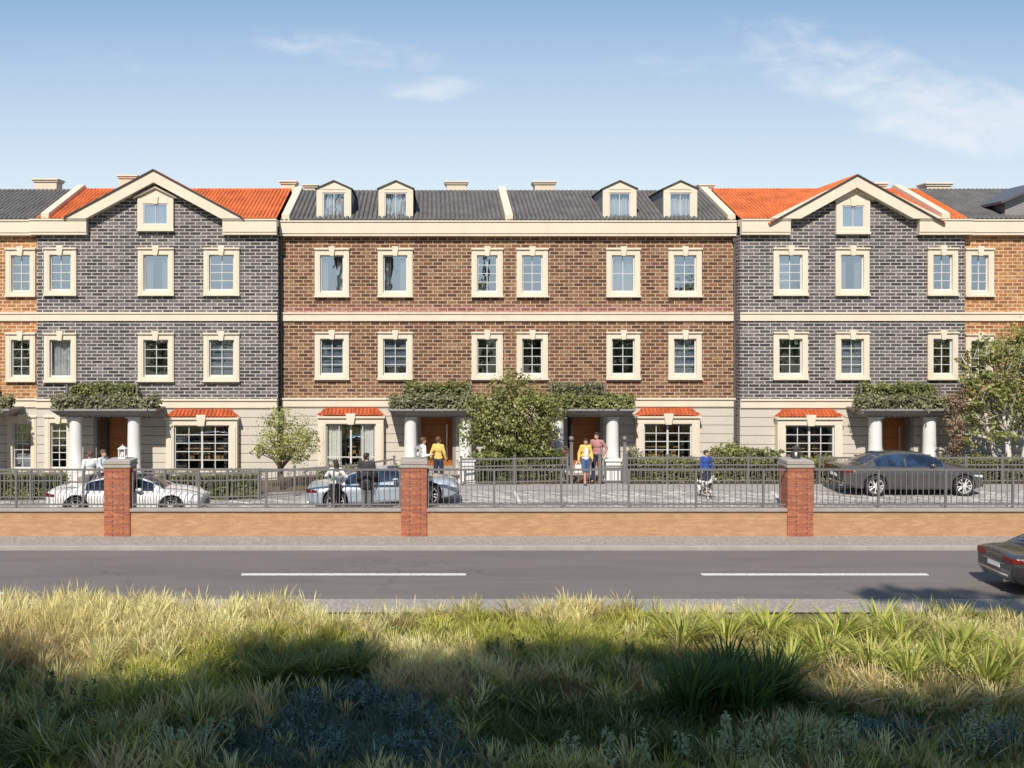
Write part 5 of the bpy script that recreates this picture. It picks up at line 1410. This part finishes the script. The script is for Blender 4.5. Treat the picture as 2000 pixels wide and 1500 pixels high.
ca = t.node('ShaderNodeVertexColor', layer_name='tint').outputs[0]
setin(t, bs, 'Base Color', ca); bs.inputs['Roughness'].default_value = .55
tl = t.node('ShaderNodeBsdfTranslucent', {'Color': ca})
mx = t.node('ShaderNodeMixShader', {0: .42, 1: bs.outputs[0], 2: tl.outputs[0]}); t.l.new(mx.outputs[0], t.n['Material Output'].inputs[0])
M['blade'] = m
G = np.random.default_rng(5)
def pz(X, Y):   # vectorised meadow height
    return np.array([meadow_z(a, b) for a, b in zip(X, Y)])
def gpx(X, Y): return 840+2000*X/Y
def gpy(Y): return 635+2000*(HC-ROAD)/Y
def sample(n, per, sd, x0=-14, x1=18, y0=12.5, y1=23.5):
    """tufts: returns blade roots, the direction away from the tuft's middle, a size factor and the tuft's centre"""
    k = n//per
    cy = G.uniform(y0, y1, k); cx = G.uniform(x0, x1, k); sz = G.uniform(.55, 1.25, k)
    ok = (cx > (-1050)*cy/2000-1.2) & (cx < 1330*cy/2000+1.2); cx, cy, sz = cx[ok], cy[ok], sz[ok]
    a = G.uniform(0, 6.28, (len(cx), per)); r_ = np.abs(G.normal(0, sd, (len(cx), per)))*sz[:, None]
    X = (cx[:, None]+r_*np.cos(a)).ravel(); Y = (cy[:, None]+r_*np.sin(a)).ravel()
    return X, Y, (a+G.normal(0, .5, a.shape)).ravel(), np.repeat(sz, per), np.repeat(cx, per), np.repeat(cy, per)
def vn(X, Y, s, o=0.):   # cheap smooth value noise
    return .5+.25*(np.sin(X*s+o)+np.sin(Y*s*1.7+o*2.1))*.6+.2*np.sin((X+Y)*s*1.9+o*1.3)+.12*np.sin((X-Y*1.4)*s*3.7+o)
# named patches in the meadow (centre and size in metres, from where they lie in the photo)
def patch(px, py, rx, ry):
    y = 2000*(HC-ROAD)/(py-635); x = (px-840)*y/2000; return x, y, rx*y/2000, ry*y*y/(2000*(HC-ROAD))
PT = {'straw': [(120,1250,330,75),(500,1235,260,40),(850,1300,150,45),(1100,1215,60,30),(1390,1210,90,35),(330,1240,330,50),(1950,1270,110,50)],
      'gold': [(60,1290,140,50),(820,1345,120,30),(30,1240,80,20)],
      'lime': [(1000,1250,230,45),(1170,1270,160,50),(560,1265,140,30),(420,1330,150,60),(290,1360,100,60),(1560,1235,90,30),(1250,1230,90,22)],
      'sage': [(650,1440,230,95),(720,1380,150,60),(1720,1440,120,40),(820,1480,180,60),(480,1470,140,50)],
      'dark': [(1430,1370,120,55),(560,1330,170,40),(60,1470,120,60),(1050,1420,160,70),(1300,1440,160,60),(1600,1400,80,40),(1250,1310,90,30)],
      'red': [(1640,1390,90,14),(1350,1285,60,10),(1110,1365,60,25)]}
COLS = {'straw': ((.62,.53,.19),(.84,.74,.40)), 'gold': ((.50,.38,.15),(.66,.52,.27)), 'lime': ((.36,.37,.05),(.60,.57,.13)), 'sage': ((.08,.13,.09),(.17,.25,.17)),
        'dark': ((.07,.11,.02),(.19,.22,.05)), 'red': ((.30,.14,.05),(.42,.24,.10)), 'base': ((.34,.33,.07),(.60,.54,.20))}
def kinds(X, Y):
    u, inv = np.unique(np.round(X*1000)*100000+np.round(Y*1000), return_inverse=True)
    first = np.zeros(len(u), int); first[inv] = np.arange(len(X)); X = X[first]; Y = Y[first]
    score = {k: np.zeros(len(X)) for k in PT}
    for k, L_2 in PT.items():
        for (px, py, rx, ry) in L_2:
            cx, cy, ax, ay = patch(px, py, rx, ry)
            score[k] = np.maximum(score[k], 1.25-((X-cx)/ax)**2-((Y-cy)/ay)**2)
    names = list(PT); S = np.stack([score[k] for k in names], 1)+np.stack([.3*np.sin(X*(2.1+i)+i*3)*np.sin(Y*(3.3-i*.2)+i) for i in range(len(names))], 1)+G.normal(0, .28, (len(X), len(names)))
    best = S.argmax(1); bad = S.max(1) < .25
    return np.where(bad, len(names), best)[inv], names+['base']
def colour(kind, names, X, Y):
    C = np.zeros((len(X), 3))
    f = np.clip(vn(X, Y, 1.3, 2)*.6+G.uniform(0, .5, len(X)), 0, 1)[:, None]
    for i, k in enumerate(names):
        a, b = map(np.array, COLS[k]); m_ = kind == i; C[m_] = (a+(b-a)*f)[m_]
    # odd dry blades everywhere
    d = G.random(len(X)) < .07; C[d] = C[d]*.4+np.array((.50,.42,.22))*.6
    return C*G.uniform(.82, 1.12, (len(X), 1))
def edge_clear(X, Y):
    # ragged border towards the road shoulder
    lim = 22.75+.5*np.sin(X*.55)+.3*np.sin(X*1.7+1)+np.where(X < -2.5, .45, 0)
    return Y < lim
# 1. short dense ground layer
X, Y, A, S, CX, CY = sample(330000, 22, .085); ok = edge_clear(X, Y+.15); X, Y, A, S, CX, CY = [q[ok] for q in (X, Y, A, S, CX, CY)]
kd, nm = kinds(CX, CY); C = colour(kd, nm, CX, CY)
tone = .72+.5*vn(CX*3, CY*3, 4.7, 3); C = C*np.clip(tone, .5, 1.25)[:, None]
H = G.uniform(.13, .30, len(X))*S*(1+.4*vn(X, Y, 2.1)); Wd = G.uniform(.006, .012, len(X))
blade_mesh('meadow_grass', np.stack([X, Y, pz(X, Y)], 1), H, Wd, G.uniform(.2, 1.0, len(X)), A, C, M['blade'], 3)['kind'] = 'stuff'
bpy.data.objects['meadow_grass']['label'] = 'short mixed green and yellow grass covering the meadow'
# 2. tall feathery straw-coloured grass with seed heads
X, Y, A, S, CX, CY = sample(210000, 26, .07, y0=14); kd, nm = kinds(CX, CY); rt = np.repeat(G.random(len(X)//26), 26)
ok = ((((kd == nm.index('straw')) | (kd == nm.index('gold'))) & (rt < .8)) | ((kd == nm.index('base')) & (rt < .25)) | (rt < .03)) & edge_clear(CX, CY-.25)
X, Y, A, S, CX, CY, kd = [q[ok] for q in (X, Y, A, S, CX, CY, kd)]; C = colour(kd, nm, CX, CY)*1.12
C = C*(.8+.35*np.clip(vn(CX, CY, 3.3, 3), 0, 1))[:, None]
Hh = G.uniform(.36, .66, len(X))*S*(.85+.3*vn(X, Y, 1.1, 5))*np.where(X < -2.5, 1.1, .85)
blade_mesh('feather_grass', np.stack([X, Y, pz(X, Y)], 1), Hh, G.uniform(.004, .0075, len(X)), G.uniform(.15, .75, len(X)), A, np.clip(C, 0, .85), M['blade'], 4, head=1.7)['kind'] = 'stuff'
bpy.data.objects['feather_grass']['label'] = 'tall pale feathery grass with seed heads in the sunny meadow'
# 3. broader green blades in the lime, dark and sage patches
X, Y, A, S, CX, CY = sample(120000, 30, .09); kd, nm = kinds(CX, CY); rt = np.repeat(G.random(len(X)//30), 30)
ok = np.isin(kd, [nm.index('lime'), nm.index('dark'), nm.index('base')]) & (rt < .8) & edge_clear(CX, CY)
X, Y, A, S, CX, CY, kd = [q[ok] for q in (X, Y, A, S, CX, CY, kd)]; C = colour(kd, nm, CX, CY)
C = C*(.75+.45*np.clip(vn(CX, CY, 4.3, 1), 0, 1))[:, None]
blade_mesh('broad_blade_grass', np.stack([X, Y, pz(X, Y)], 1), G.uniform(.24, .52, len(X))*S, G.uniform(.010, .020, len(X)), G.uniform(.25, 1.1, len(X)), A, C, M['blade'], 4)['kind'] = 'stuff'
bpy.data.objects['broad_blade_grass']['label'] = 'broad bladed green grass in the middle of the meadow'
# far sides of the meadow, thin cover
X = G.uniform(-34, 38, 60000); Y = G.uniform(-16, 23.2, 60000); ok = ~((X > -1050*Y/2000-1.2) & (X < 1330*Y/2000+1.2) & (Y > 12.5)); X, Y = X[ok], Y[ok]
kd = np.full(len(X), len(PT)); C = colour(kd, nm, X, Y)
blade_mesh('outer_grass', np.stack([X, Y, pz(X, Y)], 1), G.uniform(.25, .55, len(X)), G.uniform(.012, .022, len(X)), G.uniform(.3, 1., len(X)), G.uniform(0, 6.28, len(X)), C, M['blade'], 3)['kind'] = 'stuff'
bpy.data.objects['outer_grass']['label'] = 'rough grass round the edges of the meadow'

ORD = ('first','second','third','fourth','fifth','sixth','seventh','eighth','ninth','tenth','eleventh','twelfth','thirteenth','fourteenth','fifteenth','sixteenth','seventeenth','eighteenth')
def clump(name, label, px, py, n, h, wd, c0, c1, lean=(.35,1.1), spread=.10, seed=0, group=None, cat='plant', head=None):
    x, y = gp(px, py); z = meadow_z(x, y)-.02; g = np.random.default_rng(seed)
    r0 = np.abs(g.normal(0, spread, n)); a = g.uniform(0, 6.28, n)
    root = np.stack([x+r0*np.cos(a), y+r0*np.sin(a), np.full(n, z)], 1)
    f = g.random((n, 1)); C = np.array(c0)+(np.array(c1)-np.array(c0))*f
    o = blade_mesh(name, root, h*g.uniform(.65, 1.1, n), wd*g.uniform(.7, 1.2, n), g.uniform(*lean, n), a+g.normal(0, .3, n), C, M['blade'], 5, curl=1.8, head=head, off=(x, y, z))
    o.location = (x, y, z); tag(o, label, cat, group); return o
cl = sorted([(1330,1262),(1420,1255),(1500,1250),(1545,1325),(1610,1300),(1640,1255),(1700,1320),(1760,1270),(1775,1340),(1850,1330),(1880,1275),(1925,1350),(1980,1310),(1720,1240)])
for i, (px, py) in enumerate(cl):
    clump('strap_leaf_clump', '%s from the left of the light green strap-leaved clumps in the meadow' % ORD[i], px, py, 85, .95, .027, (.28,.33,.04), (.60,.59,.14), seed=100+i, spread=.13, group='light green strap-leaved clumps')
cl = sorted([(1640,1385),(1735,1378),(1800,1392),(1860,1388),(1950,1385),(1690,1358)])
for i, (px, py) in enumerate(cl):
    clump('dry_leaf_clump', '%s from the left of the straw-tipped dry clumps at the shade edge' % ORD[i], px, py, 90, .6, .020, (.42,.30,.11), (.76,.66,.34), seed=140+i, spread=.16, group='straw-tipped dry clumps', lean=(.5,1.2))
cl = sorted([(1385,1385),(1450,1400),(1420,1350),(1500,1370),(1345,1400)])
for i, (px, py) in enumerate(cl):
    clump('dark_green_clump', '%s from the left of the dark spiky clumps right of centre' % ORD[i], px, py, 150, 1.1, .024, (.05,.11,.02), (.13,.20,.05), lean=(.15,.8), spread=.2, seed=160+i, group='dark spiky clumps')
cl = sorted([(310,1390),(370,1420),(250,1400),(90,1480),(40,1420),(180,1490),(620,1330),(690,1320),(540,1335)])
for i, (px, py) in enumerate(cl):
    clump('arching_grass_tuft', '%s from the left of the arching dark green tufts in the left meadow' % ORD[i], px, py, 100, .85, .022, (.13,.17,.03), (.36,.37,.10), lean=(.4,1.1), spread=.15, seed=180+i, group='arching dark green tufts')
def weed(name, label, px, py, stems, h, mat, seed, size=.045, group=None, spread=.3):
    """upright leafy weed: leaves spiral up several stems"""
    x, y = gp(px, py); z = meadow_z(x, y)-.02; g = np.random.default_rng(seed)
    r = thing(name, label, 'plant', (x, y, z), group=group); mb = MB(); P = []; N = []
    mb.ell((x, y, z-.01), (.03, .03, .03), nu=8, nv=5)
    for s in range(stems):
        a = g.uniform(0, 6.28); d = g.uniform(0, spread); bx, by = x+d*math.cos(a), y+d*math.sin(a); hh = h*g.uniform(.6, 1.1); lx, ly = g.normal(0, .10, 2)
        mb.tube((x, y, z-.02), (bx, by, z+.07), .008, .006, 4, cap=False); mb.tube((bx, by, z+.065), (bx+lx*hh, by+ly*hh, z+hh), .006, .003, 4, cap=False)
        for k in range(int(46*hh/.6)):
            t_ = g.uniform(.1, 1); rr = .075*(1.1-t_)+.012; aa = g.uniform(0, 6.28)
            P.append((bx+lx*hh*t_+rr*math.cos(aa), by+ly*hh*t_+rr*math.sin(aa), z+hh*t_+.02)); N.append((math.cos(aa)*.6, math.sin(aa)*.6, .8))
    mb.build('stems', M['core'], r)
    leaf_mesh('leaves', np.array(P), np.array(N), size, M[mat], r, asp=.35, jit=.35, seed=seed)
M['leaf_sage'] = leafmat('leaf_sage', (.10,.17,.14), (.27,.36,.28), .25)
M['leaf_pale'] = leafmat('leaf_pale', (.28,.34,.15), (.62,.66,.38), .3)
for i, (px, py, s, h, lab) in enumerate(((600,1400,34,.42,'left'),(700,1380,38,.45,'middle top'),(800,1410,36,.42,'right'),(640,1470,38,.4,'lower left'),(780,1480,38,.4,'lower right'),(540,1450,26,.36,'far left'),(860,1440,22,.36,'far right'))):
    weed('sage_bush', 'blue-grey leafy bush, %s part of the big shaded mass left of centre' % lab, px, py, s, h, 'leaf_sage', 200+i, .065, 'blue-grey bushes in the shade', .45)
for i, (px, py, s, h) in enumerate(sorted(((1700,1450,26,.38),(1780,1450,28,.4),(1860,1480,24,.45),(1930,1480,24,.6),(1980,1470,18,.6)))):
    weed('sage_bush', '%s from left of the blue-grey bushes in the lower right corner' % ORD[i], px, py, s, h, 'leaf_sage', 215+i, .06, 'blue-grey bushes in the lower right', .35)
for i, (px, py, s, h) in enumerate(sorted(((105,1400,3,.75),(165,1420,3,.68),(15,1380,3,.6),(700,1300,5,.4),(960,1290,5,.4),(1010,1285,4,.4),(1230,1290,5,.38),(510,1300,5,.42)))):
    weed('dark_leafy_stalk', '%s from the left of the dark upright leafy stalks along the shade edge' % ORD[i], px, py, s+3, h*1.15, 'leaf_mid', 230+i, .08, 'dark upright leafy stalks', .14)
for i, (px, py, s, h) in enumerate(sorted(((300,1490,7,.34),(340,1495,7,.34),(400,1465,6,.3),(1425,1490,7,.45),(1460,1495,8,.4),(1540,1490,9,.42),(1600,1495,8,.38),(1660,1490,8,.42),(1110,1490,6,.3),(1200,1492,6,.3),(1900,1495,6,.5),(80,1440,4,.35),(450,1450,6,.25),(1260,1495,6,.3),(1340,1495,6,.3)))):
    weed('pale_weed', '%s from the left of the pale-tipped weeds along the very front' % ORD[i], px, py, s, h*1.9, 'leaf_pale', 250+i, .075, 'pale-tipped weeds in the foreground', .18)
